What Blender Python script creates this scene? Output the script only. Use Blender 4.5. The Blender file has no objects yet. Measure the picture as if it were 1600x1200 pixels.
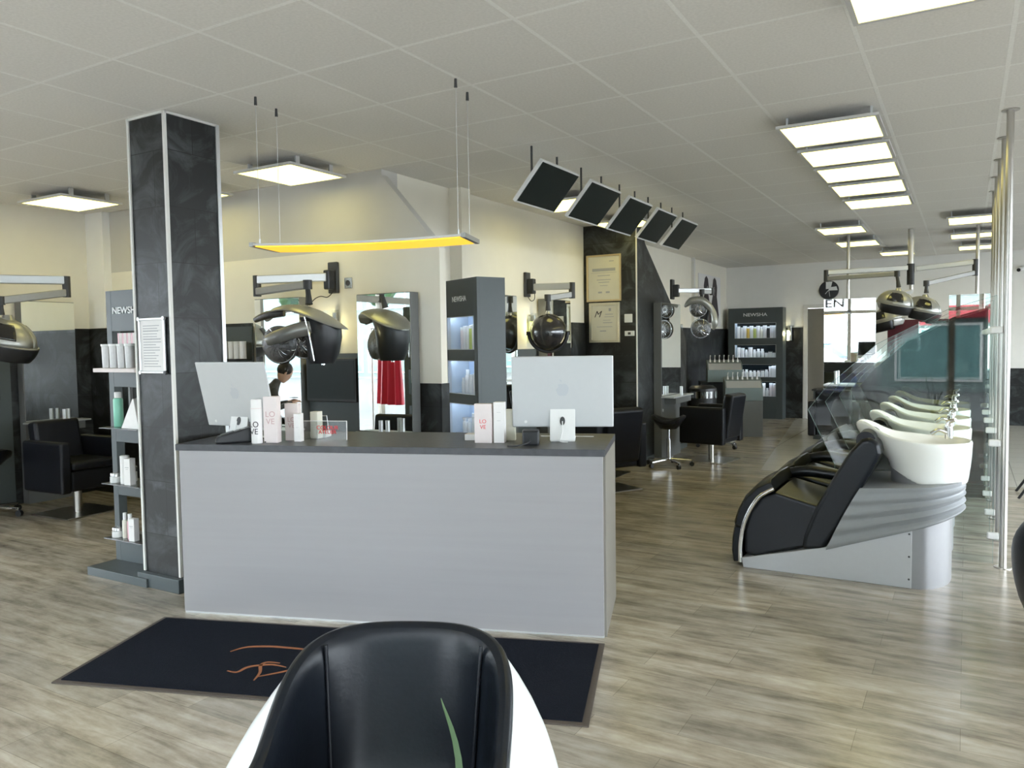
import bpy, bmesh, math, random
from math import sin, cos, pi, radians
from mathutils import Vector, Matrix
random.seed(7)
C = bpy.context.scene.collection
PI = pi
# ------------------------------------------------------------------ camera
H = 1.48                       # eye height
F, PITCH, ROLL, YAW = 1218.448, 0.0517795, -0.0149457, 0.527581
def cam_matrix():
    cp, sp = cos(PITCH), sin(PITCH)
    fwd = Vector((0, cp, -sp)); up0 = Vector((0, sp, cp)); r0 = Vector((1, 0, 0))
    c, s = cos(ROLL), sin(ROLL)
    r = r0*c + up0*s; u = r0*-s + up0*c
    cc, ss = cos(YAW), sin(YAW)
    rot = Matrix(((cc, -ss, 0), (ss, cc, 0), (0, 0, 1)))
    r, u, b = rot @ r, rot @ u, rot @ (-fwd)
    m = Matrix(((r.x, u.x, b.x, 0), (r.y, u.y, b.y, 0), (r.z, u.z, b.z, H), (0, 0, 0, 1)))
    return m
cam_d = bpy.data.cameras.new('camera'); cam = bpy.data.objects.new('camera', cam_d); C.objects.link(cam)
cam_d.sensor_width = 36; cam_d.lens = 36*F/1600; cam.matrix_world = cam_matrix()
cam_d.clip_start = 0.05; cam_d.clip_end = 200
bpy.context.scene.camera = cam
sc = bpy.context.scene
sc.view_settings.view_transform = 'Standard'; sc.view_settings.look = 'None'
sc.view_settings.gamma = 1; sc.view_settings.use_curve_mapping = False
sc.view_settings.exposure = 0.6
# ------------------------------------------------------------------ world: bright hazy day outside
W = bpy.data.worlds.new('world'); sc.world = W; W.use_nodes = True
wn = W.node_tree.nodes; wl = W.node_tree.links; wn.clear()
wo = wn.new('ShaderNodeOutputWorld'); wb = wn.new('ShaderNodeBackground')
wb.inputs[0].default_value = (0.86, 0.93, 1.0, 1); wb.inputs[1].default_value = 8.6
wl.new(wb.outputs[0], wo.inputs[0])
CZ = 2.886
XL, XR, YF, YB = -7.93, 4.2, -1.6, 15.3
# ------------------------------------------------------------------ materials
def mat(name, color, rough=0.5, metal=0.0, spec=0.5, emit=None, es=0, coat=0, trans=0, ior=1.45):
    m = bpy.data.materials.new(name); m.use_nodes = True
    b = m.node_tree.nodes['Principled BSDF']
    b.inputs['Base Color'].default_value = (*color, 1); b.inputs['Roughness'].default_value = rough
    b.inputs['Metallic'].default_value = metal; b.inputs['Specular IOR Level'].default_value = spec
    b.inputs['Coat Weight'].default_value = coat; b.inputs['Transmission Weight'].default_value = trans
    b.inputs['IOR'].default_value = ior
    if emit: b.inputs['Emission Color'].default_value = (*emit, 1); b.inputs['Emission Strength'].default_value = es
    return m
def noisy(m, scale=30, amt=0.08, bump=0.0, stretch=(1, 1, 1), detail=3):
    """multiply a faint procedural noise into the base colour, and an optional bump"""
    nt = m.node_tree; b = nt.nodes['Principled BSDF']; col = tuple(b.inputs['Base Color'].default_value)
    tc = nt.nodes.new('ShaderNodeTexCoord'); mp = nt.nodes.new('ShaderNodeMapping'); mp.inputs['Scale'].default_value = stretch
    n = nt.nodes.new('ShaderNodeTexNoise'); n.inputs['Scale'].default_value = scale; n.inputs['Detail'].default_value = detail
    nt.links.new(tc.outputs['Object'], mp.inputs[0]); nt.links.new(mp.outputs[0], n.inputs['Vector'])
    r = nt.nodes.new('ShaderNodeMapRange'); r.inputs['To Min'].default_value = 1-amt; r.inputs['To Max'].default_value = 1+amt
    nt.links.new(n.outputs['Fac'], r.inputs['Value'])
    mx = nt.nodes.new('ShaderNodeVectorMath'); mx.operation = 'SCALE'; mx.inputs[0].default_value = col[:3]
    nt.links.new(r.outputs[0], mx.inputs['Scale']); nt.links.new(mx.outputs[0], b.inputs['Base Color'])
    if bump:
        bp = nt.nodes.new('ShaderNodeBump'); bp.inputs['Strength'].default_value = bump; bp.inputs['Distance'].default_value = 0.01
        nt.links.new(n.outputs['Fac'], bp.inputs['Height']); nt.links.new(bp.outputs[0], b.inputs['Normal'])
    return m
M = {}
M['wall'] = noisy(mat('wall_plaster', (0.86, 0.82, 0.72), 0.9, spec=.2), 6, .03, .05)
M['wallgrey'] = noisy(mat('wall_grey', (0.62, 0.60, 0.56), 0.9, spec=.2), 6, .03, .05)  # greyer tone for the upper part of the middle and wing walls
M['wallwhite'] = noisy(mat('wall_white', (0.90, 0.89, 0.86), 0.9, spec=.2), 6, .03, .05)
M['outside_wall'] = noisy(mat('outer_render', (0.6, 0.6, 0.58), 0.9), 4, .1)
M['cab'] = noisy(mat('anthracite_board', (0.075, 0.09, 0.095), 0.42), 40, .05)
M['cabin'] = mat('niche_white', (0.55, 0.62, 0.72), 0.6)
M['black'] = noisy(mat('black_plastic', (0.018, 0.019, 0.022), 0.35), 40, .1)
M['screen'] = noisy(mat('black_glass', (0.008, 0.011, 0.012), 0.12, spec=.35), 40, .1)
M['tvscreen'] = noisy(mat('matt_panel_black', (0.012, 0.018, 0.019), 0.35, spec=.3), 40, .1)
M['leather'] = noisy(mat('black_leather', (0.007, 0.008, 0.012), 0.34, spec=.3), 160, .2, .12)
M['leather_soft'] = noisy(mat('black_leather_soft', (0.007, 0.009, 0.013), 0.30, spec=.32), 90, .2, .04)
M['whiteshell'] = noisy(mat('white_shell', (0.80, 0.82, 0.81), 0.28, coat=.4), 8, .02)
M['ceramic'] = noisy(mat('white_ceramic', (0.86, 0.86, 0.82), 0.08, coat=.8), 8, .02)
M['chrome'] = noisy(mat('chrome', (0.75, 0.75, 0.75), 0.12, metal=1), 30, .03)
M['steel'] = noisy(mat('brushed_steel', (0.50, 0.48, 0.45), 0.28, metal=1), 12, .12, stretch=(1, 1, .05))
M['silver'] = noisy(mat('silver_plastic', (0.40, 0.40, 0.38), 0.3, metal=.65), 30, .05)
M['satin'] = noisy(mat('satin_silver_shell', (0.40, 0.40, 0.375), 0.34, metal=.6), 30, .05)
M['alu'] = noisy(mat('aluminium', (0.62, 0.63, 0.64), 0.38, metal=.7), 30, .03)
M['armgrey'] = noisy(mat('arm_grey', (0.32, 0.32, 0.31), 0.4, metal=.3), 30, .05)
M['darkplastic'] = noisy(mat('dark_grey_plastic', (0.05, 0.05, 0.052), 0.45), 30, .1)
M['mirror'] = noisy(mat('mirror_silver', (0.88, 0.91, 0.89), 0.012, metal=1), 2, .005)
M['frame'] = noisy(mat('station_grey', (0.15, 0.155, 0.155), 0.45), 30, .05)
M['white'] = noisy(mat('white_plastic', (0.75, 0.75, 0.74), 0.4), 30, .03)
M['whitecard'] = noisy(mat('white_card', (0.80, 0.78, 0.77), 0.6), 30, .03)
M['pinkcard'] = noisy(mat('pale_pink_card', (0.76, 0.68, 0.67), 0.6), 30, .03)
M['imac'] = noisy(mat('silver_monitor_back', (0.55, 0.56, 0.57), 0.4, metal=.35), 30, .02)
M['logo'] = noisy(mat('logo_silver', (0.50, 0.52, 0.55), 0.3, metal=.4), 30, .02)
M['lettersilver'] = noisy(mat('letter_white', (0.85, 0.87, 0.88), 0.5), 30, .02)
M['ink'] = noisy(mat('dark_ink', (0.05, 0.04, 0.05), 0.6), 30, .05)
M['inkpink'] = noisy(mat('rose_ink', (0.55, 0.36, 0.36), 0.6), 30, .05)
M['inkgrey'] = noisy(mat('grey_ink', (0.38, 0.38, 0.40), 0.6), 30, .05)
M['inkred'] = noisy(mat('red_ink', (0.75, 0.04, 0.05), 0.5), 30, .05)
M['gold'] = noisy(mat('gold_frame', (0.62, 0.50, 0.30), 0.3, metal=.8), 30, .08)
M['palegold'] = noisy(mat('pale_gold_frame', (0.62, 0.58, 0.46), 0.28, metal=.75), 30, .08)
M['paper'] = noisy(mat('certificate_paper', (0.66, 0.63, 0.52), 0.5), 10, .05)
M['green'] = noisy(mat('mint_green', (0.25, 0.60, 0.45), 0.35), 30, .03)
M['rose'] = noisy(mat('rose_liquid', (0.68, 0.36, 0.42), 0.3), 30, .03)
M['cream'] = noisy(mat('cream_bottle', (0.74, 0.72, 0.62), 0.35), 30, .03)
M['amber'] = noisy(mat('yellow_amber', (0.75, 0.50, 0.10), 0.3), 30, .05)
M['lime'] = noisy(mat('lime', (0.55, 0.62, 0.18), 0.3), 30, .05)
M['capgrey'] = noisy(mat('silver_cap', (0.5, 0.5, 0.5), 0.25, metal=.8), 30, .05)
M['redcape'] = noisy(mat('red_cape', (0.55, 0.012, 0.04), 0.5), 14, .25, .3, (1, 1, .1))
M['burgundy'] = noisy(mat('burgundy_cape', (0.10, 0.016, 0.022), 0.5), 14, .25, .3)
M['ginger'] = noisy(mat('ginger_hair', (0.45, 0.20, 0.10), 0.5), 60, .4, .5)
M['darkhair'] = noisy(mat('dark_hair', (0.015, 0.012, 0.012), 0.45), 60, .3, .5)
M['skin'] = noisy(mat('skin', (0.52, 0.32, 0.24), 0.55), 20, .05)
M['cloth'] = noisy(mat('dark_jacket', (0.045, 0.045, 0.04), 0.85), 40, .3, .2)
M['leaf'] = noisy(mat('green_leaf', (0.045, 0.085, 0.03), 0.4), 20, .3, .1, (1, 1, .2))
M['soil'] = noisy(mat('soil', (0.06, 0.045, 0.03), 0.95), 60, .4, .5)
M['logoorange'] = noisy(mat('orange_pile', (0.27, 0.10, 0.04), 0.9), 60, .2)
M['matrubber'] = noisy(mat('brown_rubber', (0.075, 0.06, 0.05), 0.7), 60, .15)
M['matpile'] = noisy(mat('black_pile', (0.008, 0.010, 0.016), 0.95, spec=.1), 220, .5, .6)
M['counter'] = noisy(mat('counter_graphite', (0.065, 0.066, 0.075), 0.38), 22, .35, .05, detail=8)
M['deskfront'] = noisy(mat('desk_brushed_silver', (0.335, 0.325, 0.335), 0.42, metal=.25), 30, .05, stretch=(.03, .03, 1))
M['deskside'] = noisy(mat('desk_side_brown_grey', (0.22, 0.205, 0.18), 0.55), 30, .05)
M['basingrey'] = noisy(mat('basin_grey_shell', (0.24, 0.25, 0.26), 0.5, metal=.1), 30, .04)
M['basinbase'] = noisy(mat('basin_base_grey', (0.48, 0.49, 0.51), 0.42, metal=.15), 30, .03)
M['basincyl'] = noisy(mat('basin_column_grey', (0.30, 0.30, 0.31), 0.38, metal=.45), 30, .03)
M['winframe'] = noisy(mat('window_frame_beige', (0.30, 0.28, 0.24), 0.5), 20, .04)
M['innergrey'] = noisy(mat('inner_grey', (0.30, 0.29, 0.30), 0.5), 20, .2)
M['doorleaf'] = noisy(mat('door_taupe', (0.20, 0.185, 0.155), 0.6), 20, .05)
M['white_trim'] = noisy(mat('white_trim', (0.72, 0.71, 0.68), 0.5), 20, .03)
M['asphalt'] = noisy(mat('asphalt', (0.10, 0.10, 0.10), 0.9), 20, .2, .3)
M['carblue'] = noisy(mat('blue_paint', (0.003, 0.012, 0.09), 0.15, coat=1), 10, .03)
M['carwhite'] = noisy(mat('white_paint', (0.7, 0.7, 0.7), 0.2, coat=1), 10, .03)
M['tyre'] = noisy(mat('tyre', (0.02, 0.02, 0.02), 0.8), 30, .1)
M['signred'] = noisy(mat('red_sign', (0.20, 0.004, 0.012), 0.4), 10, .03)
M['facade'] = noisy(mat('pale_facade', (0.17, 0.21, 0.20), 0.8), 3, .06)
M['shopglass'] = noisy(mat('shop_window', (0.14, 0.24, 0.235), 0.1, spec=.5), 2, .3)
M['foliage'] = noisy(mat('tree_foliage', (0.04, 0.09, 0.03), 0.7), 8, .5, .6)
M['bark'] = noisy(mat('bark', (0.12, 0.09, 0.06), 0.9), 20, .3, .5)
M['sconcesteel'] = M['alu']
M['sconceglow'] = mat('sconce_glow', (0.7, 0.8, 0.3), 0.4, emit=(0.70, 0.82, 0.22), es=1.3)
M['sconceglow_w'] = mat('sconce_glow_warm', (0.9, 0.85, 0.6), 0.4, emit=(1.0, 0.90, 0.6), es=3.0)
M['panelglow'] = mat('led_panel', (0.9, 0.88, 0.75), 0.5, emit=(1.0, 0.88, 0.24), es=2.4)
M['yellowglow'] = mat('yellow_led', (0.9, 0.6, 0.05), 0.5, emit=(1.0, 0.56, 0.035), es=.72)
M['nicheglow'] = mat('niche_led', (0.8, 0.9, 1.0), 0.5, emit=(0.70, 0.84, 1.0), es=14)
M['panelrim'] = noisy(mat('panel_rim', (0.62, 0.61, 0.60), 0.4), 20, .03)
M['nichewhite'] = noisy(mat('niche_white_board', (0.62, 0.68, 0.74), 0.6), 20, .03)
M['shelfmetal'] = noisy(mat('shelf_dark_metal', (0.16, 0.165, 0.17), 0.25, metal=.6), 20, .05)
M['tubsilver'] = noisy(mat('ribbed_silver', (0.55, 0.54, 0.54), 0.35, metal=.2), 60, .1)
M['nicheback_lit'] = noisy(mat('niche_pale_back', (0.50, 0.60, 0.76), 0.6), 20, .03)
M['smoke_metal'] = noisy(mat('smoked_chrome', (0.16, 0.16, 0.165), 0.28, metal=.8), 60, .4, .4)
def glass(name, tint, refl=0.12, rough=0.0):
    m = bpy.data.materials.new(name); m.use_nodes = True; nt = m.node_tree; nt.nodes.clear()
    o = nt.nodes.new('ShaderNodeOutputMaterial'); t = nt.nodes.new('ShaderNodeBsdfTransparent'); t.inputs[0].default_value = (*tint, 1)
    g = nt.nodes.new('ShaderNodeBsdfGlossy'); g.inputs['Roughness'].default_value = rough
    lw = nt.nodes.new('ShaderNodeLayerWeight'); lw.inputs['Blend'].default_value = .5
    pw = nt.nodes.new('ShaderNodeMath'); pw.operation = 'POWER'; pw.inputs[1].default_value = 5
    mr = nt.nodes.new('ShaderNodeMath'); mr.operation = 'MULTIPLY_ADD'; mr.inputs[1].default_value = 1-refl; mr.inputs[2].default_value = refl
    nt.links.new(lw.outputs['Facing'], pw.inputs[0])
    mx = nt.nodes.new('ShaderNodeMixShader')
    nt.links.new(pw.outputs[0], mr.inputs[0]); nt.links.new(mr.outputs[0], mx.inputs[0])
    nt.links.new(t.outputs[0], mx.inputs[1]); nt.links.new(g.outputs[0], mx.inputs[2]); nt.links.new(mx.outputs[0], o.inputs[0])
    return m
M['glass'] = glass('clear_glass', (0.96, 0.985, 0.975), 0.04)
M['windowglass'] = glass('window_glass', (0.97, 0.98, 0.98), 0.04)
M['acrylic'] = glass('acrylic', (0.9, 0.92, 0.92), 0.10, 0.03)
M['smoke'] = glass('smoked_visor', (0.34, 0.34, 0.36), 0.10, 0.06)
M['glassedge'] = noisy(mat('glass_edge', (0.16, 0.24, 0.22), 0.2), 20, .05)
def slate():
    m = mat('slate_tile', (0.05, 0.055, 0.06), 0.42); nt = m.node_tree; N = nt.nodes.new; L = nt.links.new
    b = nt.nodes['Principled BSDF']
    tc = N('ShaderNodeTexCoord'); sx = N('ShaderNodeSeparateXYZ'); L(tc.outputs['Object'], sx.inputs[0])
    ad = N('ShaderNodeMath'); ad.operation = 'ADD'; L(sx.outputs[0], ad.inputs[0]); L(sx.outputs[1], ad.inputs[1])
    cx = N('ShaderNodeCombineXYZ'); L(ad.outputs[0], cx.inputs[0]); L(sx.outputs[2], cx.inputs[1])
    br = N('ShaderNodeTexBrick'); br.inputs['Scale'].default_value = 1; br.inputs['Brick Width'].default_value = .60
    br.inputs['Row Height'].default_value = .333; br.inputs['Mortar Size'].default_value = .0025
    br.inputs['Color1'].default_value = (.5, .5, .5, 1); br.inputs['Color2'].default_value = (1.05, 1.05, 1.05, 1); br.inputs['Mortar'].default_value = (.12, .12, .12, 1)
    L(cx.outputs[0], br.inputs['Vector'])
    n = N('ShaderNodeTexNoise'); n.inputs['Scale'].default_value = 2.6; n.inputs['Detail'].default_value = 9; n.inputs['Distortion'].default_value = 1.6; n.inputs['Roughness'].default_value = .65
    L(tc.outputs['Object'], n.inputs['Vector'])
    cr = N('ShaderNodeValToRGB'); cr.color_ramp.elements[0].position = .46; cr.color_ramp.elements[0].color = (.010, .0115, .0125, 1)
    cr.color_ramp.elements[1].position = .84; cr.color_ramp.elements[1].color = (.13, .145, .155, 1)
    L(n.outputs['Fac'], cr.inputs[0])
    mx = N('ShaderNodeMix'); mx.data_type = 'RGBA'; mx.blend_type = 'MULTIPLY'; mx.inputs[0].default_value = 1
    L(cr.outputs[0], mx.inputs[6]); L(br.outputs['Color'], mx.inputs[7]); L(mx.outputs[2], b.inputs['Base Color'])
    bp = N('ShaderNodeBump'); bp.inputs['Strength'].default_value = .35; bp.inputs['Distance'].default_value = .006
    L(n.outputs['Fac'], bp.inputs['Height']); L(bp.outputs[0], b.inputs['Normal'])
    return m
M['slate'] = slate()
def floor_mat():
    m = mat('vinyl_plank', (0.4, 0.37, 0.32), 0.24, spec=.5); nt = m.node_tree; N = nt.nodes.new; L = nt.links.new
    b = nt.nodes['Principled BSDF']; tc = N('ShaderNodeTexCoord')
    br = N('ShaderNodeTexBrick'); br.inputs['Scale'].default_value = 1; br.inputs['Brick Width'].default_value = 0.92
    br.inputs['Row Height'].default_value = .185; br.inputs['Mortar Size'].default_value = .0012; br.offset = .37
    br.inputs['Color1'].default_value = (.84, .84, .83, 1); br.inputs['Color2'].default_value = (1.12, 1.10, 1.06, 1); br.inputs['Mortar'].default_value = (.6, .58, .55, 1)
    L(tc.outputs['Object'], br.inputs['Vector'])
    mp = N('ShaderNodeMapping'); mp.inputs['Scale'].default_value = (1.1, 9, 1); L(tc.outputs['Object'], mp.inputs[0])
    n = N('ShaderNodeTexNoise'); n.inputs['Scale'].default_value = 1.7; n.inputs['Detail'].default_value = 8; n.inputs['Roughness'].default_value = .62; n.inputs['Distortion'].default_value = .5
    L(mp.outputs[0], n.inputs['Vector'])
    n2 = N('ShaderNodeTexNoise'); n2.inputs['Scale'].default_value = 3.2; n2.inputs['Detail'].default_value = 9; n2.inputs['Roughness'].default_value = .7
    mp2 = N('ShaderNodeMapping'); mp2.inputs['Scale'].default_value = (1, 2.4, 1); L(tc.outputs['Object'], mp2.inputs[0]); L(mp2.outputs[0], n2.inputs['Vector'])
    av = N('ShaderNodeMix'); av.inputs[0].default_value = .5; L(n.outputs['Fac'], av.inputs[2]); L(n2.outputs['Fac'], av.inputs[3])
    cr = N('ShaderNodeValToRGB'); e = cr.color_ramp.elements
    e[0].position = .34; e[0].color = (.14, .118, .09, 1); e[1].position = .66; e[1].color = (.50, .46, .395, 1)
    k = e.new(.5); k.color = (.335, .297, .242, 1)
    L(av.outputs[0], cr.inputs[0])
    mx = N('ShaderNodeMix'); mx.data_type = 'RGBA'; mx.blend_type = 'MULTIPLY'; mx.inputs[0].default_value = 1
    L(cr.outputs[0], mx.inputs[6]); L(br.outputs['Color'], mx.inputs[7]); L(mx.outputs[2], b.inputs['Base Color'])
    bp = N('ShaderNodeBump'); bp.inputs['Strength'].default_value = .15; bp.inputs['Distance'].default_value = .003
    L(av.outputs[0], bp.inputs['Height']); L(bp.outputs[0], b.inputs['Normal'])
    return m
M['floor'] = floor_mat()
def grid_mat(name, base, line, size, ox, oy, ms, rough, speck=0.0, bump=.4):
    m = mat(name, base, rough, spec=.3); nt = m.node_tree; N = nt.nodes.new; L = nt.links.new
    b = nt.nodes['Principled BSDF']; tc = N('ShaderNodeTexCoord'); mp = N('ShaderNodeMapping'); mp.inputs['Location'].default_value = (ox, oy, 0)
    L(tc.outputs['Object'], mp.inputs[0])
    br = N('ShaderNodeTexBrick'); br.inputs['Scale'].default_value = 1; br.inputs['Brick Width'].default_value = size; br.inputs['Row Height'].default_value = size
    br.offset = 0; br.inputs['Mortar Size'].default_value = ms; br.inputs['Mortar Smooth'].default_value = .2
    k = .965
    br.inputs['Color1'].default_value = (*base, 1); br.inputs['Color2'].default_value = (base[0]*k, base[1]*k, base[2]*k, 1); br.inputs['Mortar'].default_value = (*line, 1)
    L(mp.outputs[0], br.inputs['Vector'])
    n = N('ShaderNodeTexNoise'); n.inputs['Scale'].default_value = 70; n.inputs['Detail'].default_value = 4; L(tc.outputs['Object'], n.inputs['Vector'])
    r = N('ShaderNodeMapRange'); r.inputs['From Min'].default_value = .3; r.inputs['From Max'].default_value = .7; r.inputs['To Min'].default_value = 1-speck; r.inputs['To Max'].default_value = 1+speck
    L(n.outputs['Fac'], r.inputs['Value'])
    v = N('ShaderNodeVectorMath'); v.operation = 'SCALE'; L(br.outputs['Color'], v.inputs[0]); L(r.outputs[0], v.inputs['Scale'])
    L(v.outputs[0], b.inputs['Base Color'])
    bp = N('ShaderNodeBump'); bp.inputs['Strength'].default_value = bump; bp.inputs['Distance'].default_value = .004
    L(br.outputs['Fac'], bp.inputs['Height']); L(bp.outputs[0], b.inputs['Normal'])
    return m
M['ceiling'] = grid_mat('mineral_ceiling_tile', (.82, .80, .765), (.90, .89, .86), .6275, .46+.0, -3.0+.0, .012, .9, .05)
M['floortile'] = grid_mat('grey_floor_tile', (.40, .385, .35), (.22, .21, .19), .45, 0, 0, .005, .22, .03)
# ------------------------------------------------------------------ mesh helper
class MB:
    def __init__(s): s.bm = bmesh.new()
    def poly(s, vs, fs):
        V = [s.bm.verts.new(v) for v in vs]
        for f in fs:
            try: s.bm.faces.new([V[i] for i in f])
            except ValueError: pass
        return V
    def box(s, x0, x1, y0, y1, z0, z1, rot=None, piv=None):
        vs = [(x, y, z) for x in (x0, x1) for y in (y0, y1) for z in (z0, z1)]
        if rot is not None:
            p = Vector(piv if piv else ((x0+x1)/2, (y0+y1)/2, (z0+z1)/2)); vs = [tuple(rot @ (Vector(v)-p)+p) for v in vs]
        s.poly(vs, [(0, 1, 3, 2), (4, 6, 7, 5), (0, 4, 5, 1), (2, 3, 7, 6), (0, 2, 6, 4), (1, 5, 7, 3)]); return s
    def bar(s, p0, p1, w, h):
        p0, p1 = Vector(p0), Vector(p1); d = (p1-p0); l = d.length; d.normalize()
        up = Vector((0, 0, 1)) if abs(d.z) < .95 else Vector((1, 0, 0))
        a = d.cross(up).normalized(); b = a.cross(d).normalized()
        vs = []
        for t in (p0, p1):
            for i, j in ((-1, -1), (1, -1), (1, 1), (-1, 1)): vs.append(tuple(t+a*i*w/2+b*j*h/2))
        s.poly(vs, [(0, 3, 2, 1), (4, 5, 6, 7), (0, 1, 5, 4), (1, 2, 6, 5), (2, 3, 7, 6), (3, 0, 4, 7)]); return s
    def tube(s, pts, r, n=12, smooth=0, flat=1.0):
        pts = [Vector(p) for p in pts]
        rs = list(r) if isinstance(r, (list, tuple)) else [r]*len(pts)
        if smooth and len(pts) > 2:
            np_, nr = [], []
            for i in range(len(pts)-1):
                a, b, c, d = pts[max(i-1, 0)], pts[i], pts[i+1], pts[min(i+2, len(pts)-1)]
                for k in range(smooth):
                    t = k/smooth
                    np_.append(.5*((2*b)+(c-a)*t+(2*a-5*b+4*c-d)*t*t+(3*b-a-3*c+d)*t**3)); nr.append(rs[i]*(1-t)+rs[i+1]*t)
            np_.append(pts[-1]); nr.append(rs[-1]); pts, rs = np_, nr
        rings = []; prev = None
        for i, p in enumerate(pts):
            d = (pts[min(i+1, len(pts)-1)]-pts[max(i-1, 0)]).normalized()
            if prev is None: a = d.orthogonal().normalized() if abs(d.z) > .9 else d.cross(Vector((0, 0, 1))).normalized()
            else: a = (prev-d*prev.dot(d)).normalized()
            prev = a; b = d.cross(a)
            rings.append([tuple(p+(a*cos(2*PI*k/n)+b*sin(2*PI*k/n)*flat)*rs[i]) for k in range(n)])
        s.loft(rings, True); return s
    def cyl(s, p0, p1, r0, r1=None, n=24): return s.tube([p0, p1], [r0, r0 if r1 is None else r1], n)
    def loft(s, rings, cap=True, closed=True):
        V = [[s.bm.verts.new(p) for p in r] for r in rings]; n = len(rings[0])
        for i in range(len(V)-1):
            for k in range(n if closed else n-1):
                f = (V[i][k], V[i][(k+1) % n], V[i+1][(k+1) % n], V[i+1][k])
                try: s.bm.faces.new(f)
                except ValueError: pass
        if cap:
            for r in (V[0][::-1], V[-1]):
                try: s.bm.faces.new(r)
                except ValueError: pass
        return s
    def lathe(s, prof, c=(0, 0, 0), n=32, sx=1, sy=1):
        s.loft([[(c[0]+r*cos(2*PI*k/n)*sx, c[1]+r*sin(2*PI*k/n)*sy, c[2]+z) for k in range(n)] for r, z in prof]); return s
    def sph(s, c, rx, ry=None, rz=None, n=20, m=12, v0=-PI/2, v1=PI/2):
        ry = ry or rx; rz = rz or rx
        return s.loft([[(c[0]+rx*cos(v)*cos(2*PI*k/n), c[1]+ry*cos(v)*sin(2*PI*k/n), c[2]+rz*sin(v)) for k in range(n)] for v in [v0+(v1-v0)*i/m*.998+.001*(v1-v0) for i in range(m+1)]])
    def prism(s, pts, axis, a0, a1):
        def P(p, a): return (a, p[0], p[1]) if axis == 'x' else ((p[0], a, p[1]) if axis == 'y' else (p[0], p[1], a))
        n = len(pts); vs = [P(p, a0) for p in pts]+[P(p, a1) for p in pts]
        s.poly(vs, [tuple(range(n))[::-1], tuple(range(n, 2*n))]+[(i, (i+1) % n, n+(i+1) % n, n+i) for i in range(n)]); return s
    def xf(s, mtx): bmesh.ops.transform(s.bm, matrix=mtx, verts=s.bm.verts); return s
    def out(s, name, m, parent=None, smooth=False, bevel=0, seg=2, sub=0, label=None, tri=False, solid=0):
        bmesh.ops.recalc_face_normals(s.bm, faces=s.bm.faces)
        me = bpy.data.meshes.new(name); s.bm.to_mesh(me); s.bm.free()
        me.materials.append(M[m] if isinstance(m, str) else m)
        if smooth:
            me.polygons.foreach_set('use_smooth', [True]*len(me.polygons))
            me.set_sharp_from_angle(angle=radians(38))
        o = bpy.data.objects.new(name, me); C.objects.link(o)
        if parent: o.parent = parent
        if solid:
            q = o.modifiers.new('solid', 'SOLIDIFY'); q.thickness = solid
        if sub:
            q = o.modifiers.new('sub', 'SUBSURF'); q.levels = sub; q.render_levels = sub
        if bevel:
            q = o.modifiers.new('bevel', 'BEVEL'); q.width = bevel; q.segments = seg; q.limit_method = 'ANGLE'; q.angle_limit = radians(40)
        if label: o['label'] = label
        return o
def text(name, body, size, m, parent, loc, rot, extrude=.001, align='CENTER', sx=1, shear=0):
    cu = bpy.data.curves.new(name, 'FONT'); cu.body = body; cu.size = size; cu.extrude = extrude; cu.shear = shear; cu.offset = {'NEWSHA': .001, 'EN': .010}.get(body, 0); cu.align_x = align; cu.align_y = 'CENTER'
    t = bpy.data.objects.new(name, cu); C.objects.link(t); dg = bpy.context.evaluated_depsgraph_get()
    me = bpy.data.meshes.new_from_object(t.evaluated_get(dg)); bpy.data.objects.remove(t)
    me.materials.clear(); me.materials.append(M[m]); o = bpy.data.objects.new(name, me); C.objects.link(o)
    o.parent = parent; o.location = loc; o.rotation_euler = rot; o.scale = (sx, 1, 1); return o
def tag(o, label, cat, group=None, kind=None):
    o['label'] = label; o['category'] = cat
    if group: o['group'] = group
    if kind: o['kind'] = kind
    return o
def thing(name, label, cat, loc=(0, 0, 0), rz=0, group=None):
    o = bpy.data.objects.new(name, None); o.empty_display_size = .1; C.objects.link(o); o.location = loc; o.rotation_euler = (0, 0, rz)
    return tag(o, label, cat, group)
def struct(o): o['kind'] = 'structure'; return o
def copy_tree(o, parent=None):
    c = o.copy(); C.objects.link(c); c.parent = parent
    for ch in list(o.children): copy_tree(ch, c)
    return c
def place(o, loc, rz, label, group=None):
    o.location = loc; o.rotation_euler = (0, 0, rz); o['label'] = label
    if group: o['group'] = group
    return o
ORD = ['first', 'second', 'third', 'fourth', 'fifth', 'sixth', 'seventh', 'eighth', 'ninth', 'tenth', 'eleventh', 'twelfth', 'thirteenth', 'fourteenth']
#@@SETTING
# ------------------------------------------------------------------ the setting
struct(MB().box(XL-.2, XR+.2, YF-.2, YB+.2, -.12, 0).out('floor', 'floor'))
o = struct(MB().prism([(-2.0, 9.0), (-2.75, YB), (XR, YB), (XR, 9.0)], 'z', .0005, .003).out('trim_1', 'floortile'))
struct(MB().box(XL-.2, XR+.2, YF-.2, YB+.2, CZ, CZ+.12).out('ceiling', 'ceiling'))
T = .2
struct(MB().box(XL-T, XL, 2.45, 4.93+T, 0, CZ).out('wall_left', 'wall'))
struct(MB().box(XL-T, XL, YF-T, 2.45, 2.62, CZ).box(XL-T, XL, YF-T, -1.25, 0, 2.62).box(XL-T, XL, -1.25, 2.45, 0, .10).out('wall_left_front', 'wall'))
struct(MB().box(XL, -4.05, 4.93, 4.93+T, 0, 2.27).out('wall_middle', 'wall'))
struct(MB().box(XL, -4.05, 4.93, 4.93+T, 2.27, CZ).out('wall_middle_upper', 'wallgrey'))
struct(MB().box(XL, XL+.29, 4.85, 4.93, 0, CZ).out('trim_2', 'wallwhite'))
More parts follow.
